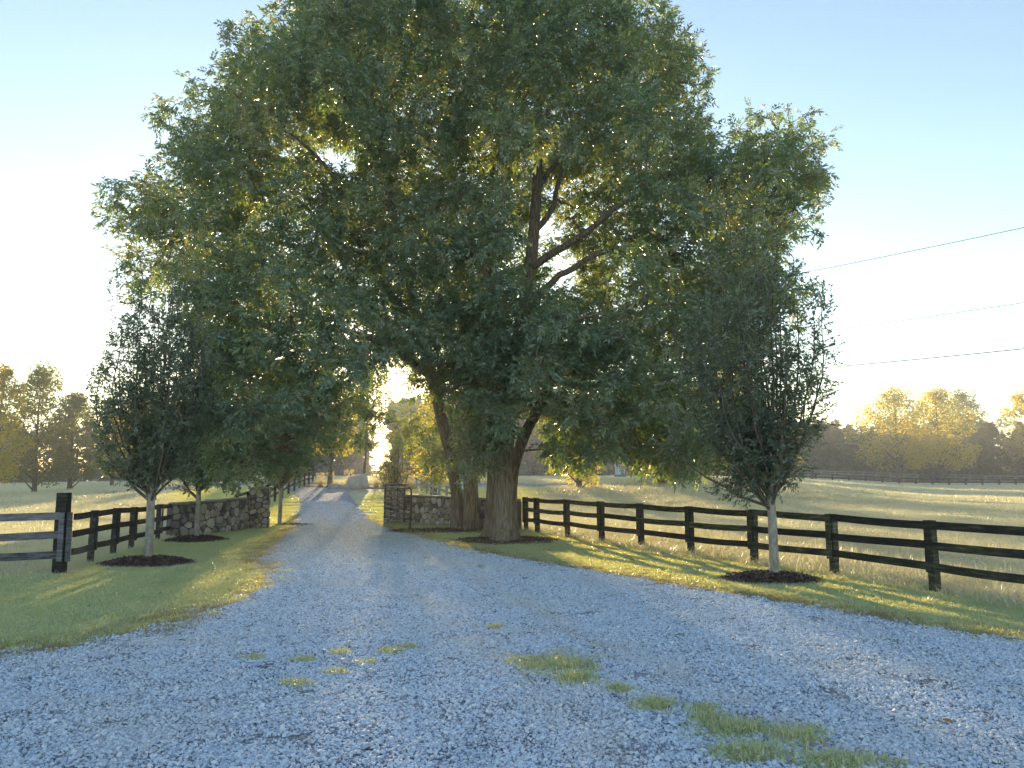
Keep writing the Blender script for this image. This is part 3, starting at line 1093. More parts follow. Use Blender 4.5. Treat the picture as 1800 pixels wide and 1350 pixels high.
def pillar(name, label, c, w, H, rz, rsd, sides=(0, 1, 2, 3)):
    root = empty(name, (c[0], c[1], 0))
    tag(root, label, 'pillar')
    mb = MB(); mb.box((c[0], c[1], H / 2 - .1), w, w, H + .2, rz)
    mb.build('mortar_core', M['mortar'], root, False)
    for k in sides:
        t0 = rz + k * math.pi / 2
        ux = np.array([math.cos(t0), math.sin(t0)]); nv = np.array([math.sin(t0), -math.cos(t0)])
        p0 = np.array(c) - ux * w / 2 + nv * (w / 2)
        p1 = np.array(c) + ux * w / 2 + nv * (w / 2)
        wall_face(root, [p0, p1], H, H, .27, -1, rsd)
    slab(root, 'capstone', (c[0], c[1], H + .003), w + .22, w + .22, .07, rz, rsd)
    return root


rsd = np.random.default_rng(21)
# left side
pl_c = np.array([P(452, 930, 32.0)[0], 32.2])
pillar('stone_pillar', 'taller rounded fieldstone gate pillar at the left side of the gateway', pl_c, .74, 1.62, .25, rsd)
w_path = [P(301, 940, 27.6)[:2], P(336, 940, 28.15)[:2], P(370, 938, 29.0)[:2], P(405, 934, 30.2)[:2], np.array([pl_c[0] - .30, pl_c[1] - .52])]
root = empty('stone_wall', (w_path[1][0], w_path[1][1], 0))
tag(root, 'low curved fieldstone wall beside the left gate pillar', 'wall')
wall_core(root, w_path, 1.12, 1.22, .42, -1)
wall_face(root, w_path, 1.12, 1.22, .33, -1, rsd)
capstones(root, w_path, 1.12, 1.22, .42, -1, rsd)
# right side
pr_c = np.array([P(694, 915, 35.6)[0], 35.6])
pillar('stone_pillar', 'dark fieldstone gate pillar behind the open metal gate', pr_c, .92, 1.72, .1, rsd, (0, 3))
w_path = [np.array([pr_c[0] + .5, pr_c[1] - .3]), P(760, 925, 34.2)[:2], P(820, 928, 32.6)[:2], P(870, 930, 31.2)[:2], P(902, 933, 30.2)[:2]]
root = empty('stone_wall', (w_path[1][0], w_path[1][1], 0))
tag(root, 'shaded fieldstone wall running behind the big tree trunks', 'wall')
wall_core(root, w_path, 1.22, 1.16, .42, -1)
wall_face(root, w_path, 1.22, 1.16, .33, -1, rsd)
capstones(root, w_path, 1.22, 1.16, .42, -1, rsd)

# ------------------------------------------------------------------ metal gate
hp = np.array([P(676, 915, 34.9)[0], 34.9]); fp = np.array([P(722, 925, 30.9)[0], 30.9])
root = empty('metal_gate', (hp[0], hp[1], 0))
tag(root, 'open tubular metal farm gate swung toward the camera by right pillar', 'gate')


def gpt(u, z): return np.array([hp[0] + (fp[0] - hp[0]) * u, hp[1] + (fp[1] - hp[1]) * u, z])


zb, zt = .24, 1.66
Lg = np.hypot(*(fp - hp))
cr = .16
fr = [gpt(0, zb), gpt(0, zt - cr), gpt(cr / Lg * .3, zt - cr * .3), gpt(cr / Lg, zt), gpt(1 - cr / Lg, zt), gpt(1 - cr / Lg * .3, zt - cr * .3), gpt(1, zt - cr), gpt(1, zb + cr), gpt(1 - cr / Lg * .3, zb + cr * .3), gpt(1 - cr / Lg, zb), gpt(0.005, zb)]
mb = MB(); mb.tube(fr, [.036] * len(fr), 8); mb.build('frame', M['gate'], root)
for z in (.42, .60, .80, 1.03, 1.30):
    mb = MB(); mb.tube([gpt(.004, z), gpt(.5, z - .004), gpt(.996, z)], [.032] * 3, 6); mb.build('bar', M['gate'], root)
for u in (.25, .5, .75):
    mb = MB(); mb.tube([gpt(u, zb), gpt(u, (zb + zt) / 2), gpt(u, zt)], [.022] * 3, 6); mb.build('stay', M['gate'], root)
for z in (.45, 1.45):
    mb = MB(); mb.box(gpt(-.012, z), .09, .09, .05); mb.build('hinge', M['gate'], root, False)
# caster wheel at the free end
c = gpt(.965, .10)
ax = (fp - hp) / Lg
pts = [np.array([c[0] + ax[0] * .075 * math.cos(t), c[1] + ax[1] * .075 * math.cos(t), c[2] + .075 * math.sin(t)]) for t in np.linspace(0, 2 * math.pi, 17)]
mb = MB(); mb.tube(pts, [.028] * 17, 8, False)
w = mb.build('wheel', M['rubber'], root)
mb = MB(); mb.tube([c - np.array([-ax[1], ax[0], 0]) * .04, c + np.array([-ax[1], ax[0], 0]) * .04], [.03, .03], 8); mb.build('hub', M['gate'], w)
mb = MB(); mb.tube([c + np.array([-ax[1], ax[0], 0]) * .04, np.append((c + np.array([-ax[1], ax[0], 0]) * .04)[:2], .22), gpt(.965, .25)], [.012] * 3, 6); mb.build('caster_fork', M['gate'], root)


# ------------------------------------------------------------------ leaves and trees
def sprig(n, length, ll, lw, rs, droop=.25, spread=1.0):
    """leaves along a twig pointing +X; (m,4,3) quads"""
    out = []
    for i in range(n):
        t = (i + .6) / n
        p = np.array([length * t, rs.normal(0, .01), -droop * length * t * t])
        side = 1 if i % 2 else -1
        yaw = side * spread * rs.uniform(.5, 1.15) if i < n - 1 else rs.normal(0, .2)
        pit = -rs.uniform(-.35, .85)
        d = np.array([math.cos(yaw) * math.cos(pit), math.sin(yaw) * math.cos(pit), math.sin(pit)])
        sd = np.cross(d, np.array([0, 0, 1.0])); sd /= np.linalg.norm(sd)
        up = np.cross(sd, d)
        ro = rs.normal(0, .6)
        sd = sd * math.cos(ro) + up * math.sin(ro); up = np.cross(sd, d)
        L = ll * rs.uniform(.75, 1.2); W = lw * rs.uniform(.8, 1.2)
        m = p + d * L * .45 + up * (-.06 * L)
        out.append([p, m + sd * W / 2 + up * W * .18, p + d * L - up * L * .12, m - sd * W / 2 + up * W * .18])
    return np.array(out)


def place_sprigs(templ, pos, dirs, scl, rs, roll=.5):
    """instances of sprig templates as one array of quads"""
    n = len(pos)
    dirs = dirs / (np.linalg.norm(dirs, axis=1)[:, None] + 1e-9)
    up = np.tile(np.array([0, 0, 1.0]), (n, 1))
    y = np.cross(up, dirs)
    bad = np.linalg.norm(y, axis=1) < .05
    y[bad] = np.array([0, 1.0, 0])
    y /= np.linalg.norm(y, axis=1)[:, None]
    z = np.cross(dirs, y)
    r = rs.normal(0, roll, n)
    c, s = np.cos(r)[:, None], np.sin(r)[:, None]
    y, z = y * c + z * s, z * c - y * s
    R = np.stack([dirs, y, z], 2) * scl[:, None, None]
    kind = rs.integers(0, len(templ), n)
    Vs = []; rn = []
    base = rs.random(n)
    for k, T in enumerate(templ):
        m = kind == k
        if not m.any(): continue
        v = np.einsum('nij,lj->nli', R[m], T.reshape(-1, 3)) + pos[m][:, None]
        Vs.append(v.reshape(-1, 3))
        rn.append(np.clip(np.repeat(base[m], len(T)) * .6 + rs.random(m.sum() * len(T)) * .4, 0, 1))
    V = np.vstack(Vs)
    Q = np.arange(len(V)).reshape(-1, 4)
    return V, Q, np.concatenate(rn)


def resample(pts, rad, k):
    pts = np.asarray(pts, float); rad = np.asarray(rad, float)
    n = len(pts)
    t = np.linspace(0, n - 1, (n - 1) * k + 1)
    out = []
    for tt in t:
        i = min(int(tt), n - 2); f = tt - i
        p0 = pts[max(i - 1, 0)]; p1 = pts[i]; p2 = pts[i + 1]; p3 = pts[min(i + 2, n - 1)]
        out.append(.5 * ((2 * p1) + (-p0 + p2) * f + (2 * p0 - 5 * p1 + 4 * p2 - p3) * f * f + (-p0 + 3 * p1 - 3 * p2 + p3) * f ** 3))
    return np.array(out), np.interp(t, np.arange(n), rad)


rs = np.random.default_rng(77)
OAK = [sprig(11, .36, .165, .060, rs, .22) for k in range(10)]
HORN = [sprig(9, .26, .085, .040, rs, .05, .8) for k in range(6)]


def big_tree(name, label, trunks, limbs, poly, holes, behind, y0, thick, ctr, half, nmax, seed, mind=1.25, extra=(), yfun=None, nspr=86):
    rs = np.random.default_rng(seed)
    base = trunks[0][0][0]
    b0 = P(base[0], base[1], base[2])
    root = empty(name, (b0[0], b0[1], 0))
    tag(root, label, 'tree')
    nodes = []
    for q, (path, rad) in enumerate(trunks):
        pts = [P(*p) for p in path]
        pts[0][2] = -.15
        pp, rr = resample(pts, rad, 6)
        hgt = pp[:, 2]
        fl = np.clip(1 - hgt / .8, 0, 1) ** 2 * .5
        mb = MB(); mb.tube(pp, rr, 48, True, .03, seed + q, fl)
        t = mb.build('trunk', M['bark'], root)
        nodes += [(p, r) for p, r in zip(pp, rr) if p[2] > 3.0]
        if q == 0: main = t
    mbl = MB()
    for path, rad in limbs:
        pp, rr = resample([P(*p) for p in path], [q * .8 for q in rad], 5)
        jit = np.cumsum(rs.normal(0, .03, pp.shape), axis=0); jit[0] = 0
        pp = pp + jit
        mbl.tube(pp, rr, 9, True, .03, int(rs.integers(1e6)))
        nodes += [(p, r) for p, r in zip(pp, rr)]
    # foliage clumps inside the outline, by rejection
    C = []; R = []
    poly_ = [(a, b) for a, b in poly]
    holes = list(holes)
    for i in range(len(poly_)):
        a_, b_ = poly_[i], poly_[(i + 1) % len(poly_)]
        if max(a_[1], b_[1]) < 620 and min(a_[1], b_[1]) > -40 and math.hypot(a_[0] - b_[0], a_[1] - b_[1]) > 45 and not (790 < (a_[0] + b_[0]) / 2 < 900):
            t_ = rs.uniform(.3, .7)
            holes.append((a_[0] + (b_[0] - a_[0]) * t_, a_[1] + (b_[1] - a_[1]) * t_, rs.uniform(8, 22)))
    tries = 0
    xs = [p[0] for p in poly]; ys = [p[1] for p in poly]
    while len(C) < nmax and tries < 60000:
        tries += 1
        px = rs.uniform(min(xs), max(xs)); py = rs.uniform(min(ys), max(ys))
        if not inpoly(np.array([px]), np.array([py]), poly_)[0]: continue
        q = 1 - ((px - ctr) / half) ** 2
        T = max(2.2, thick * math.sqrt(max(q, .02)))
        yc = y0 if yfun is None else yfun(px, py)
        Yd = yc + rs.uniform(-1, .85) * T
        r = rs.uniform(.5, 1.3)
        rp = r * F / Yd
        ok = True
        for a in np.linspace(0, 2 * math.pi, 8, endpoint=False):
            if not inpoly(np.array([px + .72 * rp * math.cos(a)]), np.array([py + .6 * rp * math.sin(a)]), poly_)[0]:
                ok = False; break
        if not ok: continue
        for (hx, hy, hr) in holes:
            if math.hypot(px - hx, (py - hy)) < hr + .72 * rp: ok = False; break
        if not ok: continue
        for (bx0, bx1, by0, by1, ymin) in behind:
            if bx0 < px < bx1 and by0 < py < by1 and Yd < ymin: ok = False; break
        if not ok: continue
        p = P(px, py, Yd)
        if p[2] < 1.9: continue
        if C and np.min(np.linalg.norm(np.array(C) - p, axis=1)) < mind: continue
        C.append(p); R.append(r)
    # second pass: fill thin places so that only the wanted gaps stay open
    pr = np.array([[p[0] / 1, p[1], p[2]] for p in C])
    def proj(p):
        v = np.asarray(p) - np.array([0, 0, EYE])
        dn = v[1] * cp + v[2] * sp
        return 900 + F * v[0] / dn, 675 - F * (v[2] * cp - v[1] * sp) / dn, F / dn
    prj = [proj(p) + (r,) for p, r in zip(C, R)]
    for gy_ in np.arange(min(ys), max(ys), 26):
        for gx_ in np.arange(min(xs), max(xs), 26):
            px = gx_ + rs.uniform(-10, 10); py = gy_ + rs.uniform(-10, 10)
            if not inpoly(np.array([px]), np.array([py]), poly_)[0]: continue
            if any(math.hypot(px - h[0], py - h[1]) < h[2] + 26 for h in holes): continue
            if edge_dist(np.array([px]), np.array([py]), poly_)[0] < 22: continue
            cov = sum(1 for q in prj if math.hypot(q[0] - px, q[1] - py) < .72 * q[3] * q[2])
            if cov >= 3: continue
            q = 1 - ((px - ctr) / half) ** 2
            T = max(2.2, thick * math.sqrt(max(q, .02)))
            Yd = (y0 if yfun is None else yfun(px, py)) + rs.uniform(-.9, .8) * T
            for (bx0, bx1, by0, by1, ymin) in behind:
                if bx0 < px < bx1 and by0 < py < by1 and Yd < ymin: Yd = ymin + rs.uniform(0, 2.5)
            r = rs.uniform(.5, .85)
            p = P(px, py, Yd)
            if p[2] < 2.0: continue
            C.append(p); R.append(r); prj.append((px, py, F / Yd, r))
    # loose sprays that stick out of the outline
    pc_ = np.array([np.mean(xs), np.mean(ys)])
    for i in range(len(poly_)):
        a_, b_ = np.array(poly_[i]), np.array(poly_[(i + 1) % len(poly_)])
        L_ = np.hypot(*(b_ - a_))
        nv = np.array([b_[1] - a_[1], a_[0] - b_[0]]) / (L_ + 1e-9)
        m_ = (a_ + b_) / 2
        if inpoly(np.array([m_[0] + nv[0] * 6]), np.array([m_[1] + nv[1] * 6]), poly_)[0]: nv = -nv
        if m_[1] > 640 or m_[1] < -60 or (790 < m_[0] < 900): continue
        for q in range(int(L_ / 26) + 1):
            w_ = a_ + (b_ - a_) * rs.random() + nv * rs.uniform(-26, 14)
            C.append(P(w_[0], w_[1], (y0 if yfun is None else yfun(*w_)) + rs.uniform(-1.8, 1.8))); R.append(rs.uniform(.28, .55))
    for (px, py, Yd, r) in extra:
        C.append(P(px, py, Yd)); R.append(r)
    print(name, 'clumps', len(C), 'tries', tries)
    C = np.array(C); R = np.array(R)
    npos = np.array([a for a, b in nodes]); nrad = [b for a, b in nodes]
    order = np.argsort([np.min(np.linalg.norm(npos - c, axis=1)) for c in C])
    mbb = MB()
    npos = list(npos)
    pos = []; dirs = []; scl = []
    for ci in order:
        c = C[ci]; r = R[ci]
        A = np.array(npos)
        cost = np.linalg.norm(A - c, axis=1) + .5 * np.maximum(0, A[:, 2] - c[2])
        k = int(np.argmin(cost))
        s = A[k]
        D = np.linalg.norm(c - s)
        if D > .25:
            mid = (s + c) / 2 + np.array([0, 0, .12 * D]) + rs.normal(0, .07 * D, 3)
            tt = np.linspace(0, 1, 7)[:, None]
            pp = (1 - tt) ** 2 * s + 2 * tt * (1 - tt) * mid + tt ** 2 * c
            pp[1:-1] += rs.normal(0, .02 * D ** .5, (5, 3))
            r0 = min(nrad[k] * .75, .025 + .017 * D)
            rr = np.linspace(r0, max(.016, r0 * .35), 7)
            mbb.tube(pp, rr, 6, False)
            for p_, r_ in zip(pp[2:], rr[2:]): npos.append(p_); nrad.append(r_)
        nt_ = int(9 * r)
        tw = []
        for q in range(nt_):
            u = rs.normal(0, 1, 3); u /= np.linalg.norm(u)
            e = c + u * r * np.array([1, 1, .8]) * rs.uniform(.6, 1.0)
            m_ = (c + e) / 2 + np.array([0, 0, .1 * r])
            mbb.tube([c, m_, e], [.014, .009, .005], 4, False)
            tw.append((c, m_, e))
        n = int(nspr * r * r * rs.uniform(.75, 1.2))
        u = rs.normal(0, 1, (n, 3)); u /= np.linalg.norm(u, axis=1)[:, None]
        rad_ = r * rs.uniform(.15, 1.0, n) ** .55
        # irregular clump: pull sprigs toward a handful of twigs
        tip = np.array([t[2] for t in tw])
        p_ = c + u * rad_[:, None] * np.array([1, 1, .78])
        near = tip[rs.integers(0, len(tip), n)]
        f = rs.uniform(0, .75, n)[:, None]
        p_ = p_ * (1 - f) + near * f + rs.normal(0, .05, (n, 3))
        dd = (p_ - c) * .8 + rs.normal(0, .5, (n, 3)) * np.array([1, 1, .6]) + np.array([0, 0, -.12])
        pos.append(p_); dirs.append(dd); scl.append(rs.uniform(.8, 1.25, n))
    pos = np.vstack(pos); dirs = np.vstack(dirs); scl = np.concatenate(scl)
    V, Q, rn = place_sprigs(OAK, pos, dirs, scl, rs)
    if mbl.n: link('limbs', mbl.mesh('limbs'), M['bark'], root)
    if mbb.n: link('branches', mbb.mesh('branches'), M['bark'], root)
    o = link('crown', arr_mesh('crown', V, Q, False, rn), M['oak_leaf'], root)
    o['kind'] = 'stuff'
    print(name, 'leaves', len(Q))
    return root


A_TRUNKS = [([(804, 929, 31.3), (803, 880, 31.3), (799, 840, 31.2), (790, 790, 31), (778, 745, 30.7), (768, 700, 30.3), (752, 630, 30), (730, 550, 29.5), (705, 450, 29), (685, 340, 28.6), (665, 230, 28.4), (645, 120, 28.2)],
             [.32, .24, .23, .225, .22, .215, .21, .2, .17, .14, .1, .05]),
            ([(828, 929, 31.0), (828, 880, 31), (826, 830, 31), (822, 770, 30.8), (824, 700, 30.4), (818, 600, 30), (806, 480, 29.6), (795, 350, 29.2), (785, 220, 29), (765, 90, 28.8)],
             [.37, .29, .27, .25, .23, .21, .19, .16, .12, .05])]
A_LIMBS = [([(760, 665, 30.2), (722, 640, 29.4), (688, 618, 28.6), (630, 600, 27.5), (560, 585, 26.2), (490, 600, 25), (420, 650, 24.2)], [.25, .22, .2, .17, .13, .09, .05]),
           ([(738, 590, 29.8), (680, 505, 29), (600, 440, 28.2), (515, 420, 27.6), (420, 400, 27.2), (310, 385, 27)], [.22, .18, .15, .12, .08, .04]),
           ([(702, 440, 29), (655, 370, 28.4), (598, 308, 27.6), (545, 250, 27.2), (470, 190, 27)], [.17, .14, .11, .08, .04]),
           ([(598, 308, 27.6), (555, 300, 27), (470, 320, 26.6), (380, 325, 26.3)], [.09, .07, .05, .03]),
           ([(685, 340, 28.6), (620, 200, 28), (560, 100, 27.6), (520, 40, 27.4)], [.13, .09, .06, .03]),
           ([(688, 618, 28.6), (620, 660, 26.5), (560, 690, 25), (520, 720, 24)], [.12, .09, .06, .04]),
           ([(818, 600, 30), (790, 520, 27), (760, 440, 25), (720, 400, 23.5)], [.16, .12, .08, .04])]
A_POLY = [(480, 40), (515, -10), (600, -60), (800, -120), (850, 60), (870, 300), (875, 450), (880, 640), (862, 845), (800, 855), (758, 800), (735, 700), (700, 625), (660, 680), (620, 720), (590, 770), (545, 800), (485, 850), (330, 850),
          (318, 650), (310, 530), (232, 490), (205, 410), (190, 345), (245, 300), (295, 250), (275, 190), (345, 165), (385, 110), (420, 40)]
A_HOLES = [(693, 658, 13), (600, 285, 3), (515, 440, 2), (705, 730, 8), (640, 700, 4)]


A_EXTRA = [(655, 690, 35, .5), (722, 700, 36, .55), (690, 722, 37, .55), (648, 655, 34, .5), (735, 668, 35, .5), (672, 628, 33, .45), (715, 640, 34, .45), (800, 640, 26, .8), (785, 580, 25, 1.2), (838, 705, 26, .7), (600, 742, 33, .8), (628, 765, 34, .8), (735, 765, 34, .9), (748, 802, 35, .8), (722, 742, 34, .8), (668, 742, 33, .7),
           (648, 722, 33, .7), (762, 832, 35, .7), (610, 700, 32, .8), (575, 770, 31, .8), (700, 770, 36, .7), (530, 800, 24, .8), (465, 815, 23.5, .9), (395, 820, 24, .9)]
B_FRONT = [(835, 790, 24.5, .8), (850, 738, 24, 1.0), (865, 690, 23.5, 1.1), (872, 765, 24, .6), (880, 640, 23, 1.2), (885, 705, 24.3, .7), (850, 815, 24.5, .5), (930, 640, 24, 1.0), (850, 600, 22.5, 1.3), (940, 590, 23, 1.1),
           (1012, 650, 24, 1.0), (836, 765, 25, .55), (1030, 740, 25, 1.0), (1080, 730, 24.5, 1.0), (1000, 775, 26, .8)]


def a_depth(px, py):
    d = 27.5
    if px < 640 and py > 470: d = 25.2
    return d


a_tree = big_tree('shade_tree', 'huge shade tree with two leaning trunks and branches arching over the drive', A_TRUNKS, A_LIMBS, A_POLY, A_HOLES, [(500, 640, 180, 320, 27.5), (740, 812, 690, 880, 32.2)], 27.5, 6.5, 560, 400, 310, 101, 1.0, A_EXTRA, a_depth)

B_TRUNKS = [([(887, 953, 25.6), (886, 915, 25.6), (885, 870, 25.6), (886, 810, 25.7), (892, 730, 25.8), (905, 640, 26), (920, 550, 26.2), (933, 460, 26.4), (940, 380, 26.6), (946, 290, 26.8), (948, 200, 27), (940, 100, 27.2), (930, 20, 27.4)],
             [.50, .33, .30, .29, .28, .26, .24, .22, .19, .16, .12, .08, .05]),
            ([(901, 940, 26.8), (899, 880, 26.8), (904, 820, 26.7), (922, 765, 26.6), (948, 715, 26.6), (975, 660, 26.7), (1020, 600, 27), (1075, 560, 27.4), (1140, 520, 27.8), (1210, 470, 28)],
             [.25, .19, .185, .18, .175, .165, .15, .12, .09, .05]),
            ([(861, 940, 27.2), (864, 880, 27.2), (867, 800, 27.3), (874, 700, 27.4), (872, 600, 27.5), (866, 480, 27.6), (862, 360, 27.8), (868, 250, 28)],
             [.24, .185, .18, .17, .16, .14, .1, .05])]
B_LIMBS = [([(932, 470, 26.3), (985, 440, 25.8), (1045, 400, 25.4), (1130, 348, 25), (1200, 305, 24.8), (1280, 280, 24.6)], [.19, .16, .13, .1, .07, .03]),
           ([(925, 540, 26.1), (985, 485, 25.6), (1055, 445, 25.2), (1130, 425, 24.8), (1200, 400, 24.5)], [.17, .14, .11, .07, .03]),
           ([(945, 335, 26.7), (972, 300, 26.6), (1010, 255, 26.5), (1070, 200, 26.4), (1130, 130, 26.3)], [.14, .12, .09, .06, .03]),
           ([(938, 410, 26.5), (972, 360, 27), (985, 310, 27.2), (1010, 220, 27.4), (1030, 120, 27.5)], [.15, .12, .1, .07, .03]),
           ([(975, 660, 26.7), (1050, 675, 27), (1150, 640, 27.4), (1230, 560, 27.8), (1320, 420, 28), (1395, 290, 28)], [.2, .16, .13, .1, .07, .03]),
           ([(1020, 600, 27), (1080, 680, 26), (1150, 750, 25.2), (1205, 800, 24.8)], [.12, .09, .06, .03]),
           ([(905, 640, 26), (880, 560, 24), (850, 480, 22.5), (820, 420, 21.5)], [.17, .13, .09, .04]),
           ([(920, 550, 26.2), (960, 560, 24), (1010, 560, 22.6), (1060, 550, 21.6)], [.16, .12, .08, .04]),
           ([(948, 715, 26.6), (985, 740, 28.5), (1020, 780, 30), (1030, 815, 31)], [.1, .08, .05, .03])]
B_POLY = [(790, -120), (1010, -110), (1110, -20), (1200, 40), (1240, 90), (1235, 150), (1232, 200), (1262, 232), (1315, 245), (1345, 185), (1440, 215), (1458, 330), (1420, 420), (1395, 520), (1345, 620), (1320, 780), (1250, 862), (1120, 848),
          (1085, 775), (1055, 838), (940, 830), (925, 745), (905, 760), (868, 850), (830, 800), (825, 600), (820, 300)]
B_HOLES = [(985, 492, 14), (962, 395, 2), (1260, 225, 4), (1225, 430, 2)]
b_tree = big_tree('shade_tree', 'huge shade tree with pale flared main trunk beside the black fence', B_TRUNKS, B_LIMBS, B_POLY, B_HOLES, [(895, 1120, 270, 520, 28.2), (898, 985, 675, 880, 27.6)], 26.5, 7.0, 1000, 420, 320, 202, 1.0,
                  B_FRONT + [(985, 800, 31, .7), (1035, 800, 31, .75), (1170, 785, 25, 1.2), (1205, 805, 24.6, .95), (1130, 775, 25.3, 1.0)])
# a knot of withered leaves caught in the low branches over the drive
cpt = P(497, 776, 22.5)
pos = cpt + rs.normal(0, .11, (26, 3)) * np.array([1, 1, .8])
V, Q, rn = place_sprigs(OAK, pos, rs.normal(0, 1, (26, 3)), rs.uniform(.5, .8, 26), rs)
o = link('withered_leaves', arr_mesh('withered_leaves', V, Q, False, rn), M['dead_leaf'], a_tree)
tag(o, 'knot of pale brown withered leaves', kind='stuff')


def vase_tree(name, label, base, H, W, fork, seed, nb=20, rt=.085, whips=6, dens=1.0, lean=(0, 0), bx=(0, 0)):
    """upright young tree: pale stem, fan of rising branches"""
    rs = np.random.default_rng(seed)
    bz = float(hz(base[0], base[1]))
    root = empty(name, (base[0], base[1], bz))
    tag(root, label, 'tree')
    top = np.array([base[0] + lean[0], base[1] + lean[1], bz + fork])
    b0 = np.array([base[0], base[1], bz - .1])
    pp, rr = resample([b0, b0 + (top - b0) * .1, b0 + (top - b0) * .5 + np.array([.015, 0, 0]), top, top + np.array([lean[0] * .3, 0, .5])], [rt * 1.35, rt * 1.08, rt, rt * .92, rt * .6], 5)
    mb = MB(); mb.tube(pp, rr, 14, True, .02, seed)
    mb.build('trunk', M['bark_pale'], root)
    mbb = MB()
    pos = []; dirs = []; scl = []
    single_p = []; single_d = []
    for i in range(nb):
        a = i * 2.399 + rs.uniform(-.3, .3)
        f = math.sqrt((i + .5) / nb)
        ang = np.array([math.cos(a), math.sin(a), 0])
        zt = bz + H * (1.0 - .36 * f ** 2 * rs.uniform(.35, 1.4)) * rs.uniform(.9, 1.03)
        rad = W / 2 * f * rs.uniform(.66, .95)
        s = top + np.array([0, 0, rs.uniform(-.25, .5)])
        # branch swings out low then rises
        e = np.array([top[0] + bx[0], top[1] + bx[1], 0]) + ang * rad
        e[2] = zt - rs.uniform(0, .6)
        m = s * .45 + e * .55
        m[2] = s[2] + (e[2] - s[2]) * .42
        m[:2] = s[:2] + (e[:2] - s[:2]) * 1.18
        tt = np.linspace(0, 1, 9)[:, None]
        pp = (1 - tt) ** 2 * s + 2 * tt * (1 - tt) * m + tt ** 2 * e
        pp[1:] += rs.normal(0, .03, (8, 3))
        r0 = rt * .42 * rs.uniform(.7, 1.1)
        mbb.tube(pp, np.linspace(r0, .007, 9), 6, False)
        nsh = int(15 * dens)
        for q in range(nsh):
            t = .06 + .94 * (q + rs.random()) / nsh
            k = t * 8
            i0 = min(int(k), 7)
            p0 = pp[i0] + (pp[i0 + 1] - pp[i0]) * (k - i0)
            td = pp[i0 + 1] - pp[i0]; td /= np.linalg.norm(td)
            out = rs.normal(0, 1, 3); out[2] = 0; out /= np.linalg.norm(out)
            dd = td * .55 + out * rs.uniform(.35, .95) + np.array([0, 0, rs.uniform(-.1, .35)])
            dd /= np.linalg.norm(dd)
            L = rs.uniform(.35, .85) * (1.0 - .25 * t) * (W / 3.9)
            e2 = p0 + dd * L + np.array([0, 0, .06])
            mbb.tube([p0, (p0 + e2) / 2 + rs.normal(0, .02, 3), e2], [.007, .005, .003], 4, False)
            ns = int(L / .046)
            for z in range(ns):
                f2 = (z + .5) / ns
                pos.append(p0 + (e2 - p0) * f2 + rs.normal(0, .025, 3))
                dirs.append(dd * .6 + rs.normal(0, .45, 3) + np.array([0, 0, -.05]))
        for z in range(6):
            pos.append(pp[-1] + rs.normal(0, .08, 3)); dirs.append(np.array([0, 0, 1.0]) + rs.normal(0, .5, 3))
    for i in range(whips):
        a = rs.uniform(0, 6.28); r = W / 2 * rs.uniform(.1, .85)
        s = np.array([top[0] + bx[0] + r * math.cos(a), top[1] + bx[1] + r * math.sin(a), bz + H * rs.uniform(.80, .93)])
        L = rs.uniform(.6, 1.35)
        e = s + np.array([math.cos(a) * .16 * L + rs.normal(0, .08), math.sin(a) * .1, L])
        mbb.tube([s - np.array([0, 0, .4]), s, (s + e) / 2 + rs.normal(0, .03, 3), e], [.008, .006, .005, .003], 4, False)
        for z in range(int(L / .05)):
            f2 = rs.random()
            single_p.append(s + (e - s) * f2); single_d.append(rs.normal(0, .8, 3) + np.array([0, 0, .5]))
    pos = np.array(pos); dirs = np.array(dirs)
    V, Q, rn = place_sprigs(HORN, pos, dirs, rs.uniform(.8, 1.2, len(pos)), rs)
    if single_p:
        one = [h[:2] - h[0, 0] for h in HORN]
        V2, Q2, rn2 = place_sprigs(one, np.array(single_p), np.array(single_d), rs.uniform(.8, 1.2, len(single_p)), rs)
        Q = np.vstack([Q, Q2 + len(V)]); V = np.vstack([V, V2]); rn = np.concatenate([rn, rn2])
    link('branches', mbb.mesh('branches'), M['bark_young'], root)
    o = link('crown', arr_mesh('crown', V, Q, False, rn), M['hornbeam_leaf'], root)
    o['kind'] = 'stuff'
    print(name, 'leaves', len(Q))
    return root


g1 = G(259, 992); g2 = G(345, 951); g3 = G(1361, 1019)
vase_tree('young_tree', 'young vase shaped tree with pale trunk nearest the left fence', g1, 7.1, 3.4, 1.7, 31, 32, .10, 10, .95)
vase_tree('young_tree', 'young tree with slim trunk directly before the left stone wall', g2, 6.3, 3.0, 1.6, 32, 24, .085, 4, .9)
vase_tree('young_tree', 'young vase shaped tree with pale trunk in front of the right fence', g3, 7.6, 3.5, 1.65, 33, 32, .095, 9, .92, bx=(-.3, 0))
g4 = np.array([-10.4, 34.6, 0]); g5 = np.array([P(693, 860, 39.0)[0], 39.0, 0])
vase_tree('young_tree', 'young tree rising right behind the left gate pillar', g4, 5.6, 2.6, 1.7, 34, 12, .085, 2, .8)
vase_tree('young_tree', 'upright backlit young tree behind the right gate pillar', g5, 4.7, 1.9, .8, 35, 15, .07, 3, .75)


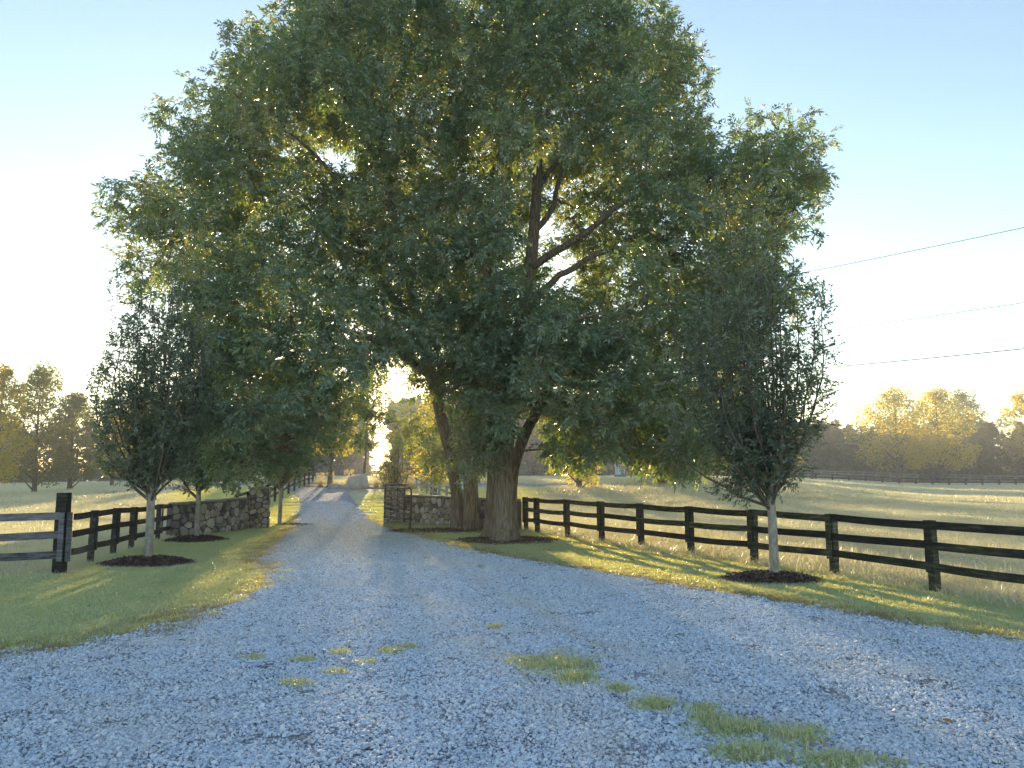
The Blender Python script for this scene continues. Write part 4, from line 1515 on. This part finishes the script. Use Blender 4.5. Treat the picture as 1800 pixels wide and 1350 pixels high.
# mulch rings
def mulch(label, c, rx, ry, h, n, seed):
    rs = np.random.default_rng(seed)
    bz = float(hz(c[0], c[1]))
    m = 36
    mb = MB()
    V = []
    for k, (f, hh) in enumerate(((1.0, -.03), (.93, .015), (.7, h * .6), (.35, h * .9))):
        for i in range(m):
            a = i / m * 2 * math.pi
            w = 1 + .06 * math.sin(3 * a + seed) + .05 * math.sin(7 * a) + rs.normal(0, .02)
            x, y = c[0] + rx * f * w * math.cos(a), c[1] + ry * f * w * math.sin(a)
            V.append((x, y, float(hz(x, y)) + hh + rs.normal(0, .006)))
    V.append((c[0], c[1], bz + h))
    Q = []; T = []
    for r in range(3):
        for i in range(m):
            k = (i + 1) % m
            Q.append((r * m + i, r * m + k, (r + 1) * m + k, (r + 1) * m + i))
    for i in range(m): T.append((3 * m + i, 3 * m + (i + 1) % m, 4 * m))
    mb.add(V, Q, T)
    # shredded bark chips, real flakes
    r = np.sqrt(rs.random(n)) * 1.02
    a = rs.uniform(0, 6.283, n)
    x = c[0] + rx * r * np.cos(a); y = c[1] + ry * r * np.sin(a)
    z = hz(x, y) + h * np.clip(1.05 - r ** 2.2, 0, 1) + rs.uniform(0, .02, n)
    L = rs.uniform(.02, .075, n); W = rs.uniform(.008, .022, n)
    th = rs.uniform(0, 6.283, n); ti = rs.normal(0, .35, n)
    d = np.stack([np.cos(th) * np.cos(ti), np.sin(th) * np.cos(ti), np.sin(ti)], 1)
    s = np.stack([-np.sin(th), np.cos(th), rs.normal(0, .3, n)], 1)
    p = np.stack([x, y, z], 1)
    Vc = np.stack([p - d * L[:, None] - s * W[:, None], p + d * L[:, None] - s * W[:, None], p + d * L[:, None] + s * W[:, None], p - d * L[:, None] + s * W[:, None]], 1).reshape(-1, 3)
    mb.add(Vc, np.arange(len(Vc)).reshape(-1, 4))
    o = mb.build('mulch_bed', M['mulch'], None, False)
    tag(o, label, 'mulch', kind='stuff')
    return o


mulch('ring of dark shredded bark mulch round the leftmost young tree', g1, 1.15, .85, .17, 2600, 41)
mulch('ring of bark mulch before the left stone wall', g2, 1.05, .9, .16, 1800, 42)
mulch('reddish bark mulch ring round the right young tree', g3 + np.array([-.1, 0, 0]), 1.05, .8, .14, 2400, 43)
mulch('dark purple brown mulch round the flared main trunk', np.array([-.15, 26.0, 0]), 1.9, 1.6, .08, 3200, 44)
mulch('shaded mulch strip under the two leaning trunks and stone wall', np.array([-2.6, 30.6, 0]), 2.5, 1.5, .06, 2600, 45)
mulch('small patch of mulch right of the left gate pillar', np.array([-9.9, 34.4, 0]), 1.0, .8, .05, 500, 46)


# ------------------------------------------------------------------ background trees
def far_tree(name, label, base, H, W, mat, seed, ncl=34, leaf=.28, per=230, trunk_h=.28, rt=.22, squash=1.0, group=None, bz=None):
    rs = np.random.default_rng(seed)
    z0 = float(hz(base[0], base[1])) if bz is None else bz
    root = empty(name, (base[0], base[1], z0))
    tag(root, label, 'tree', group)
    b0 = np.array([base[0], base[1], z0 - .2])
    top = np.array([base[0] + rs.normal(0, .2), base[1], z0 + H * .8])
    pp, rr = resample([b0, b0 + (top - b0) * .15, b0 + (top - b0) * .5 + rs.normal(0, .15, 3), top], [rt * 1.4, rt, rt * .65, rt * .15], 4)
    mb = MB(); mb.tube(pp, rr, 9, True, .03, seed)
    mb.build('trunk', M['bark_far'], root)
    mbb = MB()
    pos = []; rad = []
    for i in range(ncl):
        t = (i + .5) / ncl
        a = i * 2.399 + rs.uniform(-.5, .5)
        zz = trunk_h + (1 - trunk_h) * t
        prof = math.sin(math.pi * min(1, (t * .86 + .14)) ** .8) ** .7
        r = W / 2 * prof * rs.uniform(.35, .95)
        c = np.array([base[0] + r * math.cos(a), base[1] + r * math.sin(a), z0 + H * zz * rs.uniform(.95, 1.0)])
        k = min(len(pp) - 1, int(np.argmin(np.abs(pp[:, 2] - (c[2] - r * .7)))))
        mbb.tube([pp[k], (pp[k] + c) / 2 + np.array([0, 0, .1 * r]), c], [max(.03, rr[k] * .4), .04, .02], 5, False)
        cr = W * .16 * rs.uniform(.7, 1.25)
        u = rs.normal(0, 1, (per, 3)); u /= np.linalg.norm(u, axis=1)[:, None]
        pos.append(c + u * (cr * rs.uniform(.2, 1, per) ** .5)[:, None] * np.array([1, 1, .8]))
    link('branches', mbb.mesh('branches'), M['bark_far'], root)
    pos = np.vstack(pos)
    n = len(pos)
    d = rs.normal(0, 1, (n, 3)); d /= np.linalg.norm(d, axis=1)[:, None]
    e = np.cross(d, rs.normal(0, 1, (n, 3))); e /= np.linalg.norm(e, axis=1)[:, None]
    L = (leaf * rs.uniform(.6, 1.3, n))[:, None]
    V = np.stack([pos - d * L * .5, pos + e * L * .28, pos + d * L * .5, pos - e * L * .28], 1).reshape(-1, 3)
    o = link('crown', arr_mesh('crown', V, np.arange(4 * n).reshape(-1, 4), False, rs.random(n)), M[mat], root)
    o['kind'] = 'stuff'
    return root


def ft(name, label, px, base_py, top_py, wpx, mat, seed, y=None, **kw):
    g = G(px, base_py) if y is None else np.array([P(px, 835, y)[0], y, 0])
    z0 = float(hz(g[0], g[1]))
    H = P(px, top_py, g[1])[2] - z0
    return far_tree(name, label, g, H, wpx / F * g[1], mat, seed, **kw)


# left of the drive
ft('field_tree', 'hazy green tree with dark trunk left of the tall fence post', 62, 878, 645, 125, 'far_leaf', 51, 78, ncl=54, leaf=.26, trunk_h=.12)
ft('field_tree', 'hazy tree with single dark trunk just right of the tall fence post', 124, 872, 690, 95, 'far_leaf', 52, 82, ncl=44, leaf=.26, trunk_h=.16)
ft('field_tree', 'golden autumn tree cut by the left edge of the picture', -8, 880, 640, 110, 'yellow_leaf', 53, 72, ncl=36, leaf=.26, trunk_h=.16)
ft('field_tree', 'small bright yellow tree behind the leftmost young tree', 198, 870, 735, 95, 'yellow_leaf', 54, 90, ncl=30, leaf=.28, trunk_h=.2)
ft('field_tree', 'hazy olive tree behind the small bright yellow tree', 245, 868, 690, 110, 'far_leaf', 55, 120, ncl=34, leaf=.34)
# trees along the drive
ft('drive_tree', 'slim golden tree on the planted island beside the large boulder', 581, 846, 650, 130, 'yellow_leaf', 56, 60.5, ncl=30, leaf=.2, trunk_h=.3, rt=.19, per=160)
ft('drive_tree', 'thin stemmed young tree just right of the large boulder', 640, 845, 655, 125, 'far_leaf', 57, 66, ncl=18, leaf=.22, per=170, rt=.12, trunk_h=.64)
for i, (px, lab) in enumerate(((481, 'broad pale trunked tree at the bend of the drive, leftmost of the row'), (497, 'dark trunked tree second in the row at the drive bend'), (509, 'dark trunked tree third in the row at the drive bend'), (521, 'slim dark tree ending the row at the drive bend'))):
    ft('drive_tree', lab, px, 850, 640, 120, 'far_leaf', 60 + i, 62 + i * 3.0, ncl=26, leaf=.24, trunk_h=.32, rt=(.36, .26, .24, .15)[i], group='trees in a row at the drive bend')
ft('field_tree', 'backlit golden tree above the sunlit paddock fence', 762, 850, 690, 120, 'yellow_leaf', 66, 52, ncl=26, leaf=.18, per=170, trunk_h=.2)
ft('field_tree', 'backlit yellow green tree low behind the right side of the main trunk', 1018, 850, 690, 100, 'yellow_leaf', 67, 58, ncl=30, leaf=.2, per=200, trunk_h=.08)
ft('field_tree', 'tree added to shade the pasture, set behind the low right branches of the shade trees', 1165, 850, 690, 190, 'far_leaf', 68, 63, ncl=40, leaf=.24, per=220, trunk_h=.14)  # added tree, mostly hidden, blocks low sun from the right pasture
ft('field_tree', 'tree added to shade the pasture, set behind the right young tree near the pole', 1320, 850, 690, 170, 'far_leaf', 69, 70, ncl=40, leaf=.26, per=220, trunk_h=.16)  # second added tree, keeps the sun off the pasture further right
# right
ft('field_tree', 'round yellow tree with forked trunk beyond the far fence', 1580, 842, 688, 150, 'yellow_leaf', 71, 168, ncl=44, leaf=.5, trunk_h=.24, rt=.55)
ft('field_tree', 'tall yellow green tree right of the round yellow tree', 1655, 845, 684, 130, 'yellow_leaf', 72, 172, ncl=40, leaf=.5, trunk_h=.2, rt=.5)
ft('field_tree', 'yellow topped tree cut by the right edge of the picture', 1805, 845, 690, 90, 'yellow_leaf', 73, 190, ncl=30, leaf=.5)
ft('field_tree', 'tall hazy green tree between the two yellow trees and right edge', 1700, 845, 688, 100, 'far_leaf', 74, 195, ncl=34, leaf=.5)


# far woodland, one mass
def woodland(name, label, spans, seed, ls=1.15):
    rs = np.random.default_rng(seed)
    P_ = []; Lf = []
    mbt = MB()
    for (x0, x1, ya, yb, h0, h1, n) in spans:
        for i in range(n):
            x = rs.uniform(x0, x1); y = rs.uniform(ya, yb)
            H = rs.uniform(h0, h1)
            z0 = float(hz(x, y))
            mbt.tube([(x, y, z0 - .3), (x + rs.normal(0, .3), y, z0 + H * .5), (x, y, z0 + H * .85)], [.25, .17, .05], 5, False)
            for k in range(12):
                t = (max(k - 3, 0) + .5) / 9
                c = np.array([x + rs.normal(0, 1.4), y + rs.normal(0, 1.4), z0 + H * (.08 + .9 * t)])
                if k < 3: c = np.array([x + rs.normal(0, 2.2), y + rs.normal(0, 2), z0 + rs.uniform(.4, 2.4)])
                m = 30
                u = rs.normal(0, 1, (m, 3)); u /= np.linalg.norm(u, axis=1)[:, None]
                rr = (2.4 - 1.1 * t) * rs.uniform(.7, 1.2)
                P_.append(c + u * (rr * rs.uniform(.2, 1, m) ** .5)[:, None])
    pos = np.vstack(P_); n = len(pos)
    d = rs.normal(0, 1, (n, 3)); d /= np.linalg.norm(d, axis=1)[:, None]
    e = np.cross(d, rs.normal(0, 1, (n, 3))); e /= np.linalg.norm(e, axis=1)[:, None]
    L = rs.uniform(.7, 1.3, n)[:, None] * ls
    V = np.stack([pos - d * L * .5, pos + e * L * .3, pos + d * L * .5, pos - e * L * .3], 1).reshape(-1, 3)
    root = empty(name, (float(pos[:, 0].mean()), float(pos[:, 1].mean()), 0))
    tag(root, label, 'woodland', kind='stuff')
    link('trunks', mbt.mesh('trunks'), M['bark_far'], root)['kind'] = 'stuff'
    o = link('canopy', arr_mesh('canopy', V, np.arange(4 * n).reshape(-1, 4), False, rs.random(n)), M['wood_leaf'], root)
    o['kind'] = 'stuff'
    print(name, 'leaves', n)


woodland('woodland', 'hazy far woodland closing the right pasture', [(66, 175, 205, 236, 13, 17, 120), (72, 112, 210, 232, 14, 17, 46), (100, 170, 190, 205, 14, 20, 40)], 81, 1.45)
woodland('woodland', 'hazy far woodland hidden behind the big trees, shaped to shade the pasture', [(-32, 11, 206, 236, 19, 23, 110), (22, 33, 206, 236, 18, 22, 34), (44, 72, 206, 236, 16, 20, 60)], 82, 1.7)  # hidden wood, heights and gaps set to throw shade and sun streaks
woodland('woodland', 'hazy far woodland at the left behind the field trees', [(-175, -105, 180, 215, 12, 17, 40), (-105, -38, 190, 222, 18, 22.5, 100)], 83, 1.6)

# ------------------------------------------------------------------ island planting, boulders, small buildings
def boulder(label, c, sx, sy, sz, seed, rz=0):
    bm = bmesh.new()
    bmesh.ops.create_icosphere(bm, subdivisions=3, radius=1.0)
    rs = np.random.default_rng(seed)
    ph = rs.uniform(0, 6.28, 8)
    z0 = float(hz(c[0], c[1]))
    R = Matrix.Rotation(rz, 3, 'Z')
    for v in bm.verts:
        p = v.co.copy()
        q = Vector([math.copysign(abs(t) ** .55, t) for t in p])
        k = 1 + .08 * math.sin(3 * p.x + ph[0]) * math.sin(4 * p.y + ph[1]) + .06 * math.sin(6 * p.z + ph[2] + 3 * p.x) + rs.normal(0, .012)
        q = Vector((q.x * sx / 2 * k * (1 - .12 * q.z), q.y * sy / 2 * k, (q.z * .5 + .42) * sz * k + .06 * q.x * sz))
        q = R @ q
        v.co = Vector((c[0], c[1], z0)) + q
    me = bpy.data.meshes.new('boulder'); bm.to_mesh(me); bm.free()
    me.polygons.foreach_set('use_smooth', np.ones(len(me.polygons), bool))
    o = link('boulder', me, M['boulder'])
    tag(o, label, 'boulder')


bY = 58.0
def bx(px): return P(px, 845, bY)[0]
mulch('low planted island of mulch round the boulders', np.array([bx(640), bY + 2.2, 0]), 5.6, 1.9, .12, 1200, 47)
boulder('large pale block shaped boulder on the planted island', (bx(629), bY), 1.65, 1.2, 1.12, 1, .1)
boulder('low flat boulder left of the large boulder', (bx(590), bY - .2), 1.0, .8, .42, 2)
boulder('small flat boulder against the large boulder', (bx(607), bY - .1), .8, .7, .34, 3)


def plume_clump(label, c, h, seed):
    rs = np.random.default_rng(seed)
    z0 = float(hz(c[0], c[1]))
    root = empty('ornamental_grass', (c[0], c[1], z0))
    tag(root, label, 'plant', 'ornamental grasses on the planted island')
    me = blades(130, .22, h * .5, h * .9, .012, .022, .5, rs, 3)
    me.transform(Matrix.Translation((c[0], c[1], z0)))
    o = link('foliage', me, M['dry_grass'], root); o['kind'] = 'stuff'
    V = []
    n = 260
    st = rs.integers(0, 16, n)
    a = rs.uniform(0, 6.28, 16); r = rs.uniform(.1, .42, 16); hh = rs.uniform(.8, 1.1, 16) * h
    p = np.stack([c[0] + r[st] * np.cos(a[st]), c[1] + r[st] * np.sin(a[st]), z0 + hh[st] - rs.uniform(0, .28, n)], 1) + rs.normal(0, .025, (n, 3))
    d = rs.normal(0, 1, (n, 3)); d[:, 2] = np.abs(d[:, 2]); d /= np.linalg.norm(d, axis=1)[:, None]
    e = np.cross(d, rs.normal(0, 1, (n, 3))); e /= np.linalg.norm(e, axis=1)[:, None]
    V = np.stack([p, p + d * .05 + e * .02, p + d * .1, p + d * .05 - e * .02], 1).reshape(-1, 3)
    o = link('plumes', arr_mesh('plumes', V, np.arange(4 * n).reshape(-1, 4), False, rs.random(n)), M['plume'], root); o['kind'] = 'stuff'


for i, px in enumerate((556, 568, 598, 612, 652, 664, 678, 692, 706, 722, 738)):
    plume_clump('pale plumed ornamental grass clump on the planted island', (bx(px), bY + 1.4 + .9 * ((i * 7) % 3)), 1.0 + .12 * (i % 3), 300 + i)


def barn(label, c, w, d, h, seed):
    z0 = float(hz(c[0], c[1])) - .1
    root = empty('barn', (c[0], c[1], z0)); tag(root, label, 'barn')
    mb = MB()
    x, y = w / 2, d / 2
    V = [(-x, -y, 0), (x, -y, 0), (x, y, 0), (-x, y, 0), (-x, -y, h), (x, -y, h), (x, y, h), (-x, y, h), (-x, 0, h * 1.4), (x, 0, h * 1.4)]
    V = np.array(V) + np.array([c[0], c[1], z0])
    mb.add(V, [(0, 1, 5, 4), (2, 3, 7, 6)]); mb.q += [(0, 4, 8, 7, 3), (1, 2, 6, 9, 5)]
    mb.build('wall', M['rust_wall'], root, False)
    for s in (-1, 1):
        mb = MB()
        a = np.array([c[0], c[1], z0])
        e0 = a + np.array([0, s * (y + .4), h - .14]); r0 = a + np.array([0, 0, h * 1.4 + .04])
        up = np.array([0, 0, .1])
        L = np.array([x + .3, 0, 0])
        V = [e0 - L, e0 + L, r0 + L, r0 - L, e0 - L + up, e0 + L + up, r0 + L + up, r0 - L + up]
        mb.add(V, [(0, 1, 2, 3), (4, 5, 6, 7), (0, 1, 5, 4), (1, 2, 6, 5), (2, 3, 7, 6), (3, 0, 4, 7)])
        mb.build('roof', M['roof'], root, False)
    mb = MB(); mb.box((c[0] + 1.2, c[1] - y - .03, z0 + 1.15), 1.6, .06, 2.3); mb.build('door', M['bark_far'], root, False)


barn('low rust red barn half hidden behind the backlit golden tree', (P(742, 835, 88)[0], 88.0), 5.0, 4.5, 1.75, 1)
hY = 120.0
hx = P(1090, 835, hY)[0]; hz0 = float(hz(hx, hY))
root = empty('field_hut', (hx, hY, hz0)); tag(root, 'narrow pale blue hut seen in the gap under the branches', 'hut')
mb = MB(); mb.box((hx, hY, hz0 + 1.75), 1.15, 1.15, 2.1, .5); mb.build('wall', M['hut'], root, False)
mb = MB(); mb.box((hx, hY, hz0 + .34), 1.22, 1.22, .7, .5); mb.build('skirt', M['hut_green'], root, False)
mb = MB(); mb.box((hx, hY, hz0 + 2.86), 1.35, 1.35, .1, .5); mb.build('roof', M['hut'], root, False)
mb = MB(); mb.box((hx + .28, hY - .52, hz0 + 1.5), .62, .05, 1.6, .5); mb.build('door', M['capstone'], root, False)

# ------------------------------------------------------------------ utility pole and wires
pb = P(1301, 892, 51.0); pz = float(hz(pb[0], 51.0))
root = empty('utility_pole', (pb[0], 51.0, pz))
tag(root, 'wooden utility pole standing behind the right young tree', 'pole')
mb = MB()
mb.tube([(pb[0], 51, pz - .5), (pb[0] + .02, 51, 5), (pb[0] + .05, 51, 10), (pb[0] + .06, 51, 15.0)], [.2, .18, .16, .13], 12); mb.build('shaft', M['pole'], root)
wz = []
ends = []
for (xa, ya, xb, yb) in ((1440, 482, 1800, 400), (1490, 583, 1800, 532), (1450, 650, 1800, 613)):
    q = ya + (ya - yb) / (xb - xa) * (xa - 1303) * .82
    wz.append(P(1303, q, 51)[2])
for z in wz:
    mb = MB(); mb.tube([(pb[0] + .06, 51, z), (pb[0] + .06, 50.8, z), (pb[0] + .1, 50.74, z + .04), (pb[0] + .1, 50.74, z + .14)], [.03, .03, .05, .04], 8); mb.build('insulator', M['ceramic'], root)
WL = ('topmost thin overhead wire running off to the right edge', 'middle overhead wire between the two others at right', 'lowest and thickest overhead wire above the right woodland')
for k, ((xa, ya, xb, yb), z, r) in enumerate(zip(((1440, 482, 1800, 400), (1490, 583, 1800, 532), (1450, 650, 1800, 613)), wz, (.018, .016, .026))):
    A = np.array([pb[0] + .1, 50.74, z + .14])
    mid = P(1800, yb, 37.0)
    ex = mid + (mid - A) * 1.9
    ex[2] = z
    pts = []
    for t in np.linspace(0, 1, 60):
        # parabola through pole, the right picture edge and the next pole
        s = t
        p = A + (ex - A) * s
        tm = 1 / 2.9
        zl_mid = A[2] + (ex[2] - A[2]) * tm
        kk = (mid[2] - zl_mid) / (tm * (1 - tm))
        p[2] = A[2] + (ex[2] - A[2]) * s + kk * s * (1 - s)
        pts.append(p)
    mb = MB(); mb.tube(pts, [r] * 60, 6)
    o = mb.build('overhead_wire', M['wire'], None)
    tag(o, WL[k], 'wire', 'overhead wires')
    print('wire z', z, mid)

# ------------------------------------------------------------------ short vapour trail high in the sky
tA, tB = P(1192, 133, 5200), P(1262, 115, 5200)
mb = MB()
tt = np.linspace(0, 1, 12)
mb.tube([tA + (tB - tA) * t + np.array([0, 0, 2.0 * math.sin(5 * t)]) for t in tt], [5.5 * (1 - .75 * t) for t in tt], 8, True, .05, 5)
cm = bpy.data.materials.new('vapour'); cm.use_nodes = True
nt = cm.node_tree; nt.nodes.clear()
out = nt.nodes.new('ShaderNodeOutputMaterial'); df = N(nt, 'ShaderNodeBsdfDiffuse'); df.inputs['Color'].default_value = (.9, .9, .9, 1)
tr = nt.nodes.new('ShaderNodeBsdfTransparent'); tl = N(nt, 'ShaderNodeBsdfTranslucent'); tl.inputs['Color'].default_value = (.9, .9, .9, 1)
m1 = N(nt, 'ShaderNodeMixShader', Fac=.5); m2 = N(nt, 'ShaderNodeMixShader', Fac=.35)
nt.links.new(df.outputs[0], m1.inputs[1]); nt.links.new(tl.outputs[0], m1.inputs[2])
nt.links.new(tr.outputs[0], m2.inputs[1]); nt.links.new(m1.outputs[0], m2.inputs[2]); nt.links.new(m2.outputs[0], out.inputs['Surface'])
o = mb.build('vapour_trail', cm, None)
tag(o, 'short white vapour trail in the sky right of the big crown', 'vapour trail')

# ------------------------------------------------------------------ haze
mb = MB()
mb.box((0, 235, 10.5), 900, 620, 27)
hm = bpy.data.materials.new('haze')
hm.use_nodes = True
nt = hm.node_tree
nt.nodes.clear()
out = nt.nodes.new('ShaderNodeOutputMaterial')
pv = nt.nodes.new('ShaderNodeVolumePrincipled')
pv.inputs['Density'].default_value = 0.0010
pv.inputs['Color'].default_value = (.96, .96, 1.0, 1)
pv.inputs['Anisotropy'].default_value = 0.25
nt.links.new(pv.outputs[0], out.inputs['Volume'])
o = mb.build('haze', hm, None, False)
tag(o, 'thin morning haze lying over the fields', 'haze', kind='stuff')
